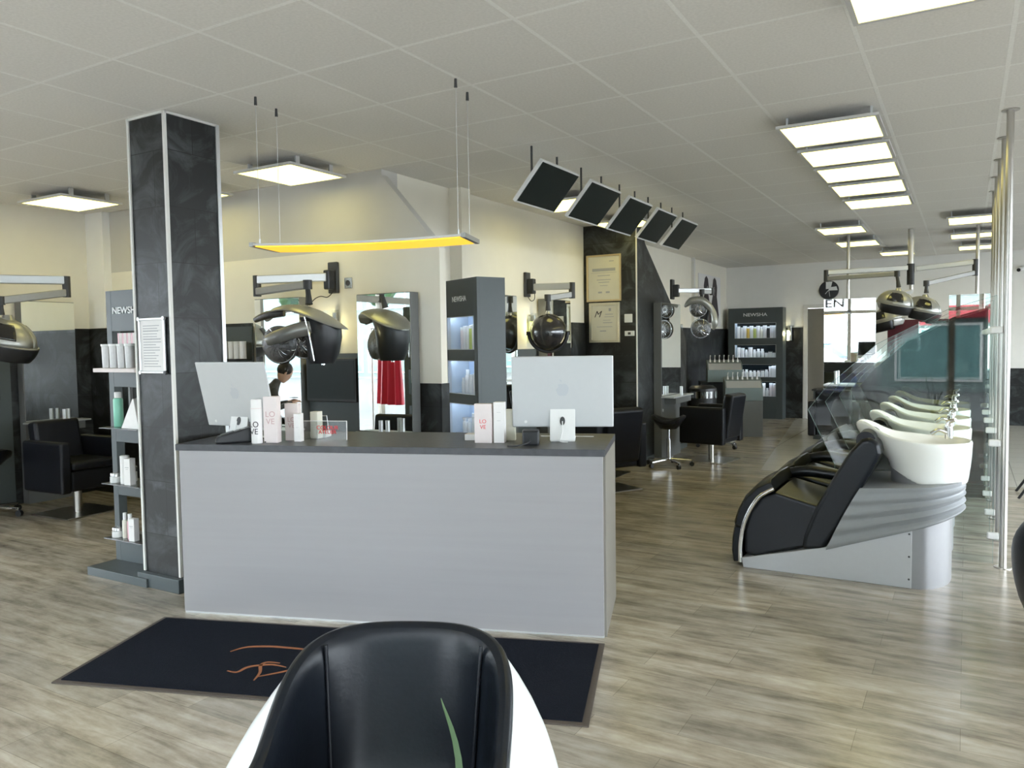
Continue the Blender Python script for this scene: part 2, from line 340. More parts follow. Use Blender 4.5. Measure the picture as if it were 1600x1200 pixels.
# wing wall that sticks out past the corner, its top corner cut away on the slant
struct(MB().prism([(-4.05, 0), (-3.50, 0), (-3.50, 2.22), (-3.535, 2.27), (-4.05, 2.27)], 'y', 4.93, 5.01).out('wall_wing', 'wall'))
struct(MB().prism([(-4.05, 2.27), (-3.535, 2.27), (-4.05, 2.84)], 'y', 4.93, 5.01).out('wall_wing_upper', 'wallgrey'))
struct(MB().box(-4.05-T, -4.05, 4.93+T, YB+T, 0, CZ).out('wall_back_left', 'wall'))
struct(MB().box(-4.05, -3.92, 5.87, 6.02, 0, CZ).out('trim_3', 'wall'))
# far wall with a door opening at its left
DX0, DX1 = -2.55, -1.70
struct(MB().box(-4.05, DX0, YB, YB+T, 0, CZ).box(DX1, XR, YB, YB+T, 0, CZ).box(DX0, DX1, YB, YB+T, 2.05, CZ).out('wall_far', 'wallwhite'))
struct(MB().box(DX0, DX1, YB+.02, YB+.06, .005, 2.045).out('door_1', 'doorleaf'))
struct(MB().box(DX0-.07, DX0, YB-.015, YB+.0, 0, 2.12).box(DX0, DX1+.07, YB-.015, YB+.0, 2.05, 2.12).box(DX1, DX1+.07, YB-.015, YB, 0, 2.05).out('trim_4', 'white_trim'))
struct(MB().box(DX1+.12, XR, YB-.03, YB, 0, .95).out('trim_5', 'slate'))
struct(MB().box(XR, XR+T, YF-T, YF+.4, 0, CZ).box(XR, XR+T, 14.5, YB+T, 0, CZ).box(XR, XR+T, YF+.4, 14.5, 2.70, CZ).box(XR, XR+T, YF+.4, 14.5, 0, .12).out('wall_right', 'wallwhite'))
# slate wainscots
struct(MB().box(XL, XL+.02, 2.45, 4.85, 0, 1.70).box(XL, -5.57, 4.91, 4.93, 0, 1.70).box(XL+.02, XL+.31, 4.83, 4.85, 0, 1.70).box(XL+.29, XL+.31, 4.85, 4.91, 0, 1.70).out('wainscot_left', 'slate'))
struct(MB().box(-3.72, -3.495, 4.905, 4.93, 0, 1.18).box(-3.50, -3.485, 4.905, 5.01, 0, 1.18).out('wainscot_wing', 'slate'))
struct(MB().box(-4.05, -4.03, 6.03, 8.36, 0, 1.42).box(-4.05, -4.03, 8.36, 8.72, 0, 1.72).box(-4.05, -4.03, 10.7, YB, 0, 1.70).box(-4.05, DX0-.08, YB-.02, YB, 0, 1.70).out('wainscot_back', 'slate'))
# slate clad wing with the certificates; its far side is cut on the slant
struct(MB().prism([(8.73, 0), (10.62, 0), (10.62, 1.5), (10.02, 1.95), (9.03, 2.66), (8.90, CZ), (8.73, CZ)], 'x', -3.52, -3.37).box(-4.05, -3.52, 8.73, 8.9, 0, CZ).out('wall_certificates', 'slate'))
struct(MB().box(-3.375, -3.362, 8.722, 8.738, 0, CZ).out('trim_6', 'white_trim'))
struct(MB().box(-3.37, -3.36, 8.72, 10.62, 0, .07).box(-4.05, -3.36, 8.715, 8.73, 0, .07).out('baseboard_certificates', 'cab'))
struct(MB().box(-4.05+.0, -4.0, 13.05, 13.12, 1.7, CZ).out('trim_7', 'white_trim'))
# front glazing behind the camera and at the left front
def glazing(n, frame_bm, panes, label=''):
    f = struct(frame_bm.out('window_%d' % n, 'winframe'))
    for p in panes: MB().box(*p).out('pane', 'windowglass', f)
fb = MB(); panes = []
xs = [-7.7, -6.9, -5.6, -4.2, -2.95, -1.6, -.2, 1.2, 2.6, 3.9]
for x in xs: fb.box(x-.05, x+.05, YF-.08, YF, .1, 2.8)
fb.box(xs[0], xs[-1], YF-.08, YF, .0, .1).box(xs[0], xs[-1], YF-.08, YF, 2.2, 2.3).box(xs[0], xs[-1], YF-.08, YF, 2.78, CZ)
for a, b in zip(xs[:-1], xs[1:]):
    panes.append((a+.05, b-.05, YF-.05, YF-.04, .1, 2.2)); panes.append((a+.05, b-.05, YF-.05, YF-.04, 2.3, 2.78))
glazing(1, fb, panes)
fb = MB(); panes = []
ys = [-1.22, 0.0, 1.2, 2.42]
for y in ys: fb.box(XL-.1, XL-.02, y-.04, y+.04, .1, 2.62)
fb.box(XL-.1, XL-.02, ys[0], ys[-1], .1, .16).box(XL-.1, XL-.02, ys[0], ys[-1], 2.15, 2.25).box(XL-.1, XL-.02, ys[0], ys[-1], 2.56, 2.62)
for a, b in zip(ys[:-1], ys[1:]):
    panes.append((XL-.07, XL-.06, a+.04, b-.04, .16, 2.15)); panes.append((XL-.07, XL-.06, a+.04, b-.04, 2.25, 2.56))
glazing(2, fb, panes)
fb = MB(); panes = []
ys = [YF+.44, .6, 2.6, 4.6, 6.6, 8.6, 10.6, 12.6, 14.46]
for y in ys: fb.box(XR+.04, XR+.12, y-.04, y+.04, .12, 2.70)
fb.box(XR+.04, XR+.12, ys[0], ys[-1], .12, .18).box(XR+.04, XR+.12, ys[0], ys[-1], 2.15, 2.25).box(XR+.04, XR+.12, ys[0], ys[-1], 2.64, 2.70)
for a, b in zip(ys[:-1], ys[1:]):
    panes.append((XR+.07, XR+.08, a+.04, b-.04, .18, 2.15)); panes.append((XR+.07, XR+.08, a+.04, b-.04, 2.25, 2.64))
glazing(3, fb, panes)  # right-hand glazing, out of view, added to carry side light down the room
struct(MB().box(XL-T, -7.75, YF-T, YF, 0, CZ).box(3.95, XR, YF-T, YF, 0, CZ).out('wall_front', 'wall'))
w = bpy.data.objects['window_1']
text('lettering', 'EN', .34, 'ink', w, (-3.35, YF-.055, 2.50), (PI/2, 0, 0), .001, sx=1.3)
# slate clad pillar
PX0, PX1, PY0, PY1 = -4.45, -4.11, 3.02, 3.39
pil = struct(MB().box(PX0, PX1, PY0, PY1, 0, CZ).out('pillar', 'slate'))
e = .009
MB().box(PX0-e, PX0+e, PY0-e, PY0+e, .09, CZ-.002).out('edge_strip', 'white_trim', pil)
MB().box(PX1-e, PX1+e, PY0-e, PY0+e, .09, CZ-.002).out('edge_strip', 'white_trim', pil)
MB().box(PX1-e, PX1+e, PY1-e, PY1+e*2, .09, CZ-.002).out('edge_strip', 'alu', pil)
MB().box(PX0, PX1, PY0-e, PY0, CZ-.015, CZ-.001).box(PX1, PX1+e, PY0, PY1, CZ-.015, CZ-.001).out('edge_strip', 'white_trim', pil)
MB().box(PX0-.03, PX1+.03, PY0-.04, PY0, 0, .085).box(PX1, PX1+.03, PY0, PY1, 0, .085).out('plinth', 'cab', pil, bevel=.003)
#@@OUTSIDE
# ------------------------------------------------------------------ outside, seen in the mirrors
g = MB().box(-60, 45, -45, YF-.21, -.3, -.15).out('ground_street', 'asphalt'); struct(g)
g = MB().box(-40, XL-.21, YF-.21, 20, -.3, -.15).out('ground_yard', 'asphalt'); struct(g)
g = MB().box(XR+.21, 45, YF-.21, 30, -.3, -.15).out('ground_side', 'asphalt'); struct(g)
def car(x, y, rz, m, label):
    t = thing('car', label, 'car', (x, y, -.15), rz)
    def prof(s, w): return [(s[0], -w*s[2], s[1]), (s[0], w*s[2], s[1])]
    body = MB().prism([(-2.1, .35), (-2.15, .6), (-2.05, .85), (-1.35, .95), (1.0, .95), (2.0, .80), (2.15, .55), (2.1, .32)], 'y', -.85, .85)
    body.out('body', m, t, bevel=.09, seg=3, smooth=True)
    cb = MB(); r1 = []; 
    lo = [(-1.75, -.80), (1.15, -.80), (1.15, .80), (-1.75, .80)]; hi = [(-1.25, -.62), (.35, -.62), (.35, .62), (-1.25, .62)]
    cb.loft([[(a, b, .92) for a, b in lo], [(a, b, 1.42) for a, b in hi]]).out('cabin', 'shopglass', t, bevel=.05)
    MB().box(-1.2, .30, -.60, .60, 1.41, 1.46).out('roof', m, t, bevel=.03)
    for sx in (-1.35, 1.35):
        for sy in (-.80, .80):
            wq = MB().cyl((sx, sy-.1, .32), (sx, sy+.1, .32), .32, n=24).out('wheel', 'tyre', t, smooth=True)
            MB().cyl((sx, sy-.11, .32), (sx, sy+.11, .32), .18, n=18).out('rim', 'alu', wq, smooth=True)
    return t
car(-4.6, -9.6, .3, 'carblue', 'blue car parked beyond the front window, seen in the standing mirror')
car(-5.0, -5.9, .25, 'carwhite', 'white car standing outside nearer the front window, seen in the mirror')
def building(x0, x1, y0, y1, h, label, red=True):
    t = thing('building', label, 'building', ((x0+x1)/2, (y0+y1)/2, -.15)); w, d = (x1-x0)/2, (y1-y0)/2
    MB().box(-w, w, -d, d, 0, h).out('wall', 'facade', t)
    n = int((x1-x0)/2.6); st = (2*w-1)/n
    for k in range(n):
        a = -w+.5+k*st
        f_ = MB().box(a, a+st-.35, d, d+.06, .3, 2.05).out('window', 'white_trim', t); MB().box(a+.07, a+st-.42, d+.061, d+.07, .37, 1.98).out('pane', 'shopglass', f_)
        f_ = MB().box(a, a+st-.35, d, d+.06, 3.4, 4.9).out('window', 'white_trim', t); MB().box(a+.07, a+st-.42, d+.061, d+.07, 3.47, 4.83).out('pane', 'shopglass', f_)
        if red and k % 3 != 2: MB().box(a, a+st-.15, d, d+.30, 2.2, 2.95).out('sign_panel', 'signred', t)
    return t
building(-2.4, 20, -26, -15, 9, 'pale building with red sign panels across the street')
building(-34, -14, -30, -20, 8, 'pale building without a sign far across the street', False)
def tree(x, y, h, r, label):
    t = thing('tree', label, 'tree', (x, y, -.15), 0, 'trees outside the windows')
    MB().tube([(0, 0, 0), (.05, 0, h*.4), (0, .1, h*.7)], [.16, .12, .07], 10, 3).out('trunk', 'bark', t, smooth=True)
    c = MB()
    rr = random.Random(int(x*10+y))
    for k in range(90):
        a, b = rr.uniform(0, 2*PI), rr.uniform(-.9, 1); q = r*rr.uniform(.45, .95)
        c.sph((q*cos(a)*math.sqrt(1-b*b*.8), q*sin(a)*math.sqrt(1-b*b*.8), h*.72+q*b*.8), r*rr.uniform(.14, .26), n=7, m=5)
    c.out('crown', 'foliage', t)
    return t
tree(-15.5, 1.8, 6.5, 2.6, 'leafy green tree outside the left window, beside the path')
tree(-14, -5.5, 6.0, 2.3, 'leafy green tree outside the left front corner')
tree(-9.5, -14.5, 7.0, 2.8, 'leafy green tree across the street behind the blue car')
#@@LIGHTS
# ------------------------------------------------------------------ ceiling luminaires
def led_panel(x0, x1, y0, y1, label, group=None):
    t = thing('ceiling_light', label, 'ceiling light', ((x0+x1)/2, (y0+y1)/2, 2.80), 0, group); w, d = (x1-x0)/2, (y1-y0)/2
    f = .022
    MB().box(-w, w, -d, -d+f, 0, .018).box(-w, w, d-f, d, 0, .018).box(-w, -w+f, -d+f, d-f, 0, .018).box(w-f, w, -d+f, d-f, 0, .018).box(-w+f, w-f, -d+f, d-f, .010, .02).out('frame', 'panelrim', t)
    MB().box(-w+f, w-f, -d+f, d-f, .003, .0095).out('diffuser', 'panelglow', t)
    for sx in (-1, 1):
        for sy in (-1, 1): MB().box(sx*(w-.05)-.006, sx*(w-.05)+.006, sy*(d-.12)-.02, sy*(d-.12)+.02, .02, CZ-2.80-.001).out('bracket', 'alu', t)
    return t
G = 'square light panels in a row over the wash basins'
for k, (a, b) in enumerate([(5.15, 5.74), (5.88, 6.45), (6.57, 7.17), (7.34, 7.94), (8.20, 8.76)]):
    led_panel(-1.055, -.465, a, b, 'lit ceiling panel in the row of five, %s from the camera' % ('nearest' if k == 0 else ORD[k]), G)
led_panel(-.43, .17, 3.07, 3.66, 'large lit ceiling panel cut by the top right edge of the picture')
led_panel(-4.83, -4.23, 4.13, 4.72, 'lit ceiling panel behind the yellow pendant lamp')
led_panel(-7.36, -6.68, 3.88, 4.45, 'lit ceiling panel over the left wall station, far left')
led_panel(-6.13, -5.53, 4.13, 4.72, 'lit ceiling panel mostly hidden behind the slate pillar')
led_panel(-1.60, -1.07, 10.08, 10.70, 'lit ceiling panel in front of the hanging pole of the left mirror')
led_panel(-1.60, -1.06, 11.65, 12.28, 'lit ceiling panel above and behind the left standing mirror')
led_panel(-1.20, -.70, 13.42, 13.98, 'farthest lit ceiling panel left of the hood dryer pole')
led_panel(-.21, .39, 10.05, 10.68, 'lit ceiling panel beside the steel posts, nearest of the right three')
led_panel(-.21, .39, 11.70, 12.20, 'lit ceiling panel beside the steel posts, middle of the right three')
led_panel(-.13, .45, 13.30, 13.86, 'lit ceiling panel beside the steel posts, farthest of the right three')
led_panel(-3.65, -3.05, 6.55, 7.15, 'lit ceiling panel glimpsed between the first two tilted screens')
led_panel(-3.65, -3.05, 8.05, 8.60, 'lit ceiling panel glimpsed between the second and third tilted screens')
led_panel(-2.4, -1.8, -.9, -.3, 'lit ceiling panel over the waiting area at the window')
# yellow pendant
t = thing('pendant_lamp', 'long slim pendant lamp glowing yellow above the reception desk', 'lamp', (-2.95, 3.43, 2.02), radians(17.9))
def bow(x): return .030-.012*(1-(x/.62)**2)
n = 16; v = []; f = []
def strip(z0, z1, x0, x1, y0, y1):
    b = MB(); R = []
    for i in range(n+1):
        x = x0+(x1-x0)*i/n; z = bow(x); R.append([(x, y0, z+z0), (x, y1, z+z0), (x, y1, z+z1), (x, y0, z+z1)])
    return b.loft(R)
strip(.004, .016, -.62, .62, -.15, .15).out('housing', 'panelrim', t, smooth=True)
strip(-.002, .0035, -.60, .60, -.14, .14).out('diffuser', 'yellowglow', t, smooth=True)
for sx in (-1, 1):
    MB().box(sx*.62-.012, sx*.62+.012, -.152, .152, .028, .052).out('end_cap', 'armgrey', t)
    for sy in (-1, 1):
        x, y = sx*.585, sy*.115; z = bow(x)
        cb = MB().cyl((x, y, z+.016), (x, y, CZ-2.02-.03), .0014, n=6).out('cable', 'alu', t)
        MB().cyl((x, y, z+.012), (x, y, z+.045), .005, n=10).out('cable_clamp', 'alu', cb)
        MB().cyl((x, y, CZ-2.02-.045), (x, y, CZ-2.02), .009, .007, n=12).out('ceiling_fixing', 'darkplastic', cb)
# sconces
def sconce(loc, rz, label, glow='sconceglow'):
    t = thing('wall_sconce', label, 'wall lamp', loc, rz, 'square glass wall lamps')
    MB().box(-.035, .035, 0, .02, -.12, .12).out('back_plate', 'alu', t, bevel=.003)
    MB().box(-.085, .085, -.055, -.047, -.15, .15).out('glass_plate', 'acrylic', t)
    MB().cyl((.02, -.022, -.13), (.02, -.022, .13), .022, n=16).out('steel_tube', 'steel', t, smooth=True)
    MB().cyl((-.025, -.022, -.13), (-.025, -.022, .06), .022, n=16).out('lit_tube', glow, t, smooth=True)
    l = bpy.data.lights.new('sconce_bulb', 'POINT'); l.energy = 2.2; l.color = (1.0, .88, .5); l.shadow_soft_size = .03
    o = bpy.data.objects.new('bulb', l); C.objects.link(o); o.parent = t; o.location = (-.02, -.10, 0)
    return t
sconce((-4.58, 4.93, 1.63), 0, 'square glass wall lamp between the two mirrors behind the desk')
sconce((-4.03, 7.34, 1.65), PI/2, 'square glass wall lamp left of the round dark hood dryer')
sconce((-4.01, 12.2, 1.60), PI/2, 'small glowing wall lamp right of the slim mirror station', 'sconceglow_w')
sconce((-2.86, 15.26, 1.59), 0, 'small wall lamp on the slate right of the far cabinet', 'sconceglow_w')
sconce((-7.90, 2.95, 1.63), PI/2, 'wall lamp on the left wall, seen only in mirrors')
#@@SCREENS
G = 'tilted black screens hanging in a row from the ceiling'
zt, zb, xt, xb = 2.75, 2.485, -2.555, -2.785
tilt = math.atan2(zt-zb, xt-xb); L_ = math.hypot(zt-zb, xt-xb)
t0 = None
for k, (ya, yb) in enumerate([(4.86, 5.46), (5.69, 6.29), (6.50, 7.06), (7.23, 7.78), (7.94, 8.49)]):
    lab = 'black screen with white frame, %s of the five tilted screens under the ceiling' % ('nearest' if k == 0 else ('farthest' if k == 4 else ORD[k]))
    loc = ((xt+xb)/2, (ya+yb)/2, (zt+zb)/2)
    if t0 is None:
        t0 = t = thing('hanging_screen', lab, 'screen', loc, 0, G)
        # local: plane spanned by Y and the tilted axis u; front faces +X and down
        R = Matrix.Rotation(-tilt, 4, 'Y')
        MB().box(-L_/2, L_/2, -.30, .30, .0, .028).xf(R).out('frame', 'white', t, bevel=.003)
        MB().box(-L_/2+.016, L_/2-.012, -.288, .288, -.004, .0).xf(R).out('display', 'tvscreen', t)
        MB().box(-.12, .12, -.12, .12, .028, .06).xf(R).out('back_box', 'white', t, bevel=.003)
        for sy in (-1, 1): MB().bar((-.03, sy*.2, .06), (-.03, sy*.2, CZ-loc[2]), .012, .012).out('hanger', 'darkplastic', t)
    else: t = place(copy_tree(t0), loc, 0, lab, G)
    t.scale = (1, (yb-ya)/.6, 1)
# ------------------------------------------------------------------ reception desk
DA = math.atan2(3.534-2.787, -1.534+3.771); DL = math.hypot(3.534-2.787, -1.534+3.771); DD = .66
desk = thing('reception_desk', 'wide silver-grey reception desk with dark stone-look counter top', 'reception desk', (-3.771, 2.787, 0), DA)
MB().box(0, DL-.012, 0, .022, .012, .915).out('front_panel', 'deskfront', desk, bevel=.0015)
MB().box(0, DL-.012, .006, .02, 0, .012).out('plinth_strip', 'alu', desk)
MB().box(DL-.02, DL, .022, DD, 0, .915).out('side_panel', 'deskside', desk, bevel=.0015)
MB().box(0, .02, .022, DD, 0, .915).out('side_panel', 'deskside', desk, bevel=.0015)
MB().box(.02, DL-.02, .30, .318, .05, .70).out('back_panel', 'cab', desk)
for k in range(3):
    d = MB().box(.10+k*.72, .78+k*.72, .318, .336, .06, .42).out('drawer_front', 'frame', desk, bevel=.002)
    MB().box(.34+k*.72, .54+k*.72, .336, .346, .36, .372).out('handle', 'alu', d)
MB().box(-.02, DL+.0, -.004, DD+.02, .915, .95).out('counter_top', 'counter', desk, bevel=.002)
TOPZ = .95
def dp(a, b, z=TOPZ):          # a along the desk, b back from its front edge
    return (-3.771+a*cos(DA)-b*sin(DA), 2.787+a*sin(DA)+b*cos(DA), z)
# ------------------------------------------------------------------ monitors
def imac(loc, rz, label, tilt):
    t = thing('computer', label, 'computer', loc, rz, 'silver all-in-one computers on the reception desk')
    # local: back of the machine faces -Y, its screen faces +Y
    MB().box(-.065, .065, -.065, .125, 0, .006).out('foot', 'white', t, bevel=.002)
    st = MB().prism([(-.060, .006), (-.070, .006), (-.028, .195), (-.018, .195)], 'x', -.068, .068).out('stand', 'white', t, bevel=.002)
    MB().loft([[(cos(a)*.014+0, -.0525+(.11-.006+sin(a)*.023-.1)*.222+dy, .11+sin(a)*.023) for a in [2*PI*k/20 for k in range(20)]] for dy in (-.0002, .006)]).out('cable_hole', 'darkplastic', st)
    R = Matrix.Translation((0, -.022, .075)) @ Matrix.Rotation(tilt, 4, 'X')
    b = MB().box(-.2735, .2735, -.006, .006, 0, .385)
    b.xf(R).out('body', 'imac', t, bevel=.006, seg=3)
    MB().box(-.262, .262, .0062, .0075, .075, .373).xf(R).out('display', 'screen', t)
    lg = MB()
    pts = [(.0, -.027), (.010, -.031), (.022, -.026), (.031, -.008), (.034, .006), (.024, .014), (.020, .022), (.024, .032), (.012, .037), (0, .033), (-.012, .037), (-.026, .031), (-.035, .014), (-.032, -.008), (-.022, -.026), (-.010, -.031)]
    sgn = -1
    lg.prism([(x*sgn, z+.20) for x, z in pts], 'y', -.0068, -.0061)
    lg.prism([(0, .243), (-.004, .256), (-.014, .262), (-.012, .250)], 'y', -.0068, -.0061)
    lg.xf(R).out('logo', 'logo', t)
    MB().tube([(.0, -.062, .11), (.0, -.075, .06), (-.012, -.082, .012), (-.004, -.105, .004), (.03, -.12, .004)], .0024, 8, 5).out('power_cable', 'white', t, smooth=True)
    MB().cyl((-.20, -.008, .03), (-.20, -.0062, .03), .008, n=14).xf(R).out('socket', 'white', t)
    return t
i2 = imac(dp(2.10, .36), math.atan2(.23, .52), 'silver all-in-one computer on the right of the desk, back showing', radians(3))
i1 = imac(dp(.26, .255), radians(2), 'silver all-in-one computer on the left of the desk, turned away', radians(13))
#@@DESKITEMS
BX = 'boxed hair products standing on the reception desk'
def carton(a, b, w, d, h, m, rz, label, lines, group=BX):
    t = thing('product_box', label, 'box', dp(a, b), DA+rz, group)
    MB().box(-w/2, w/2, -d/2, d/2, 0, h).out('carton', m, t, bevel=.0012)
    for (s, sz, z, c) in lines: text('lettering', s, sz, c, t, (0, -d/2-.0006, z), (PI/2, 0, 0), .0004)
    return t
t = thing('spray_can', 'tall pale cylindrical can printed LOVE at the left of the boxes', 'can', dp(.43, .085), DA, BX)
MB().lathe([(.0, 0), (.029, 0), (.030, .004), (.030, .195), (.0285, .2), (.0285, .238), (.026, .243), (0, .243)], n=36).out('can_body', 'whitecard', t, smooth=True)
MB().lathe([(.0302, .192), (.0305, .193), (.0305, .196), (.0302, .197)], n=36).out('cap_ring', 'pinkcard', t)
text('lettering', 'LO', .045, 'ink', t, (0, -.0312, .105), (PI/2, 0, 0), .0006); text('lettering', 'VE', .045, 'ink', t, (0, -.0312, .066), (PI/2, 0, 0), .0006)
carton(.500, .13, .078, .06, .257, 'pinkcard', radians(8), 'tallest pale pink box printed LOVE, right of the can', [('LO', .044, .158, 'inkpink'), ('VE', .044, .118, 'inkpink')])
carton(.572, .235, .080, .045, .21, 'pinkcard', 0, 'medium pale pink box printed LOVE in thin letters', [('LO', .038, .118, 'inkpink'), ('VE', .038, .084, 'inkpink')])
carton(.628, .19, .040, .04, .157, 'whitecard', 0, 'small slim white box at the right end of the left group', [('—', .016, .08, 'inkgrey')])
carton(.665, .335, .05, .05, .155, 'cream', radians(-10), 'cream box standing behind the small slim box', [])
carton(1.69, .225, .094, .045, .21, 'pinkcard', 0, 'wide pale pink box right of the counter middle, printed LOVE', [('LO', .03, .115, 'inkred'), ('VE', .03, .085, 'inkred')])
carton(1.775, .24, .058, .05, .218, 'whitecard', 0, 'tall narrow white box left of the black card reader', [('—', .02, .165, 'inkgrey'), ('—', .02, .12, 'inkgrey')])
carton(1.815, .34, .05, .05, .17, 'cream', radians(5), 'pale box half hidden behind the tall narrow white box', [])
# acrylic sign and little pink stand
t = thing('acrylic_sign', 'clear acrylic sign with red lettering on the desk', 'sign', dp(.745, .27), DA)
MB().box(-.135, .135, -.003, .003, 0, .105).out('sheet', 'acrylic', t, bevel=.001)
MB().box(-.135, .135, -.003, .003, .105, .108).box(-.137, -.134, -.003, .003, 0, .108).box(.134, .137, -.003, .003, 0, .108).out('edge', 'white', t)
text('lettering', 'COLOUR', .032, 'inkred', t, (.02, -.0045, .068), (PI/2, 0, 0), .0008); text('lettering', 'ATELIER', .030, 'inkred', t, (.02, -.0045, .043), (PI/2, 0, 0), .0008)
def payment(a, b, label):
    t = thing('display_stand', label, 'stand', dp(a, b), DA)
    MB().box(-.05, .05, -.04, .04, 0, .035).out('base', 'whitecard', t, bevel=.004)
    MB().tube([(-.045, .02, .035), (-.075, .02, .12), (.03, .02, .122), (.04, .02, .035)], .003, 8).out('wire_frame', 'alu', t, smooth=True)
    return t
payment(.66, .40, 'small white base with bent wire frame behind the acrylic sign')
payment(1.61, .34, 'small white base with bent wire frame behind the wide pink box')
def terminal(a, b, rz, label):
    t = thing('card_reader', label, 'card terminal', dp(a, b), DA+rz, 'black card payment terminals on the desk')
    t.scale = (1.15, 1.15, 1.35)
    MB().prism([(-.09, 0), (.09, 0), (.09, .018), (.075, .030), (-.06, .062), (-.09, .055)], 'x', -.038, .038).out('body', 'black', t, bevel=.008, seg=3)
    MB().prism([(-.055, .0605), (-.01, .0515), (-.01, .0505), (-.055, .0595)], 'x', -.026, .026).out('display', 'screen', t)
    MB().prism([(.005, .047), (.065, .034), (.065, .0355), (.005, .0495)], 'x', -.028, .028).out('keypad', 'darkplastic', t, bevel=.001)
    MB().tube([(0, -.09, .02), (-.02, -.13, .012), (-.06, -.15, .006), (-.10, -.13, .004)], .003, 8, 5).out('cable', 'black', t, smooth=True)
terminal(1.95, .22, radians(8), 'black card terminal standing left of the right computer stand')
terminal(.285, .10, radians(125), 'black card terminal lying beside the left computer stand')
tag(MB().box(0, .30, 0, .012, 0, .004).xf(Matrix.Translation(dp(1.95, .52, TOPZ)) @ Matrix.Rotation(DA, 4, 'Z')).out('desk_cable_cover', 'white'), 'flat white strip lying behind the right computer stand', 'cable')
# white wire-loop stand pieces in front of monitors are the computer cables (see imac)
# ------------------------------------------------------------------ doormat
mt = thing('doormat', 'black doormat with brown rubber border in front of the desk', 'doormat', (0, 0, 0))
mc = [(-3.80, 2.68), (-1.512, 3.461), (-1.235, 2.667), (-3.50, 1.894)]
cx_ = sum(p[0] for p in mc)/4; cy_ = sum(p[1] for p in mc)/4
MB().prism(mc, 'z', .0, .006).out('rubber_border', 'matrubber', mt, bevel=.002)
inn = []
for p in mc:
    d = Vector((p[0]-cx_, p[1]-cy_)); inn.append(p)
ux = Vector((mc[1][0]-mc[0][0], mc[1][1]-mc[0][1])).normalized(); uy = Vector((mc[0][0]-mc[3][0], mc[0][1]-mc[3][1])).normalized(); bo = .028
inn = [(mc[0][0]+(ux.x-uy.x)*bo, mc[0][1]+(ux.y-uy.y)*bo), (mc[1][0]+(-ux.x-uy.x)*bo, mc[1][1]+(-ux.y-uy.y)*bo), (mc[2][0]+(-ux.x+uy.x)*bo, mc[2][1]+(-ux.y+uy.y)*bo), (mc[3][0]+(ux.x+uy.x)*bo, mc[3][1]+(ux.y+uy.y)*bo)]
MB().prism(inn, 'z', .006, .011).out('pile', 'matpile', mt)
lg = MB()
def ribbon(pts, w):
    P = [Vector((a, b, 0)) for a, b in pts]; R = []; S = []
    for i in range(len(P)-1):
        a, b, c, d = P[max(i-1, 0)], P[i], P[i+1], P[min(i+2, len(P)-1)]
        for k in range(8):
            t_ = k/8; S.append(.5*((2*b)+(c-a)*t_+(2*a-5*b+4*c-d)*t_*t_+(3*b-a-3*c+d)*t_**3))
    S.append(P[-1]); N = len(S)
    for i, p in enumerate(S):
        d = (S[min(i+1, N-1)]-S[max(i-1, 0)]).normalized(); q = Vector((-d.y, d.x, 0)); ww = w*(.35+.65*sin(PI*i/(N-1)))
        R.append([tuple(p+q*ww+Vector((0, 0, .0112))), tuple(p-q*ww+Vector((0, 0, .0112))), tuple(p-q*ww+Vector((0, 0, .0125))), tuple(p+q*ww+Vector((0, 0, .0125)))])
    lg.loft(R)
ribbon([(-3.059, 2.504), (-3.042, 2.567), (-2.999, 2.608), (-2.90, 2.655), (-2.72, 2.70), (-2.55, 2.69)], .010)
ribbon([(-2.889, 2.344), (-2.838, 2.355), (-2.839, 2.41), (-2.817, 2.446), (-2.76, 2.49), (-2.68, 2.50)], .009)
ribbon([(-2.70, 2.33), (-2.74, 2.40), (-2.80, 2.46), (-2.80, 2.50), (-2.74, 2.52)], .008)
ribbon([(-2.72, 2.36), (-2.66, 2.45), (-2.60, 2.56), (-2.55, 2.60), (-2.50, 2.50)], .009)
lg.out('script_logo', 'logoorange', mt)
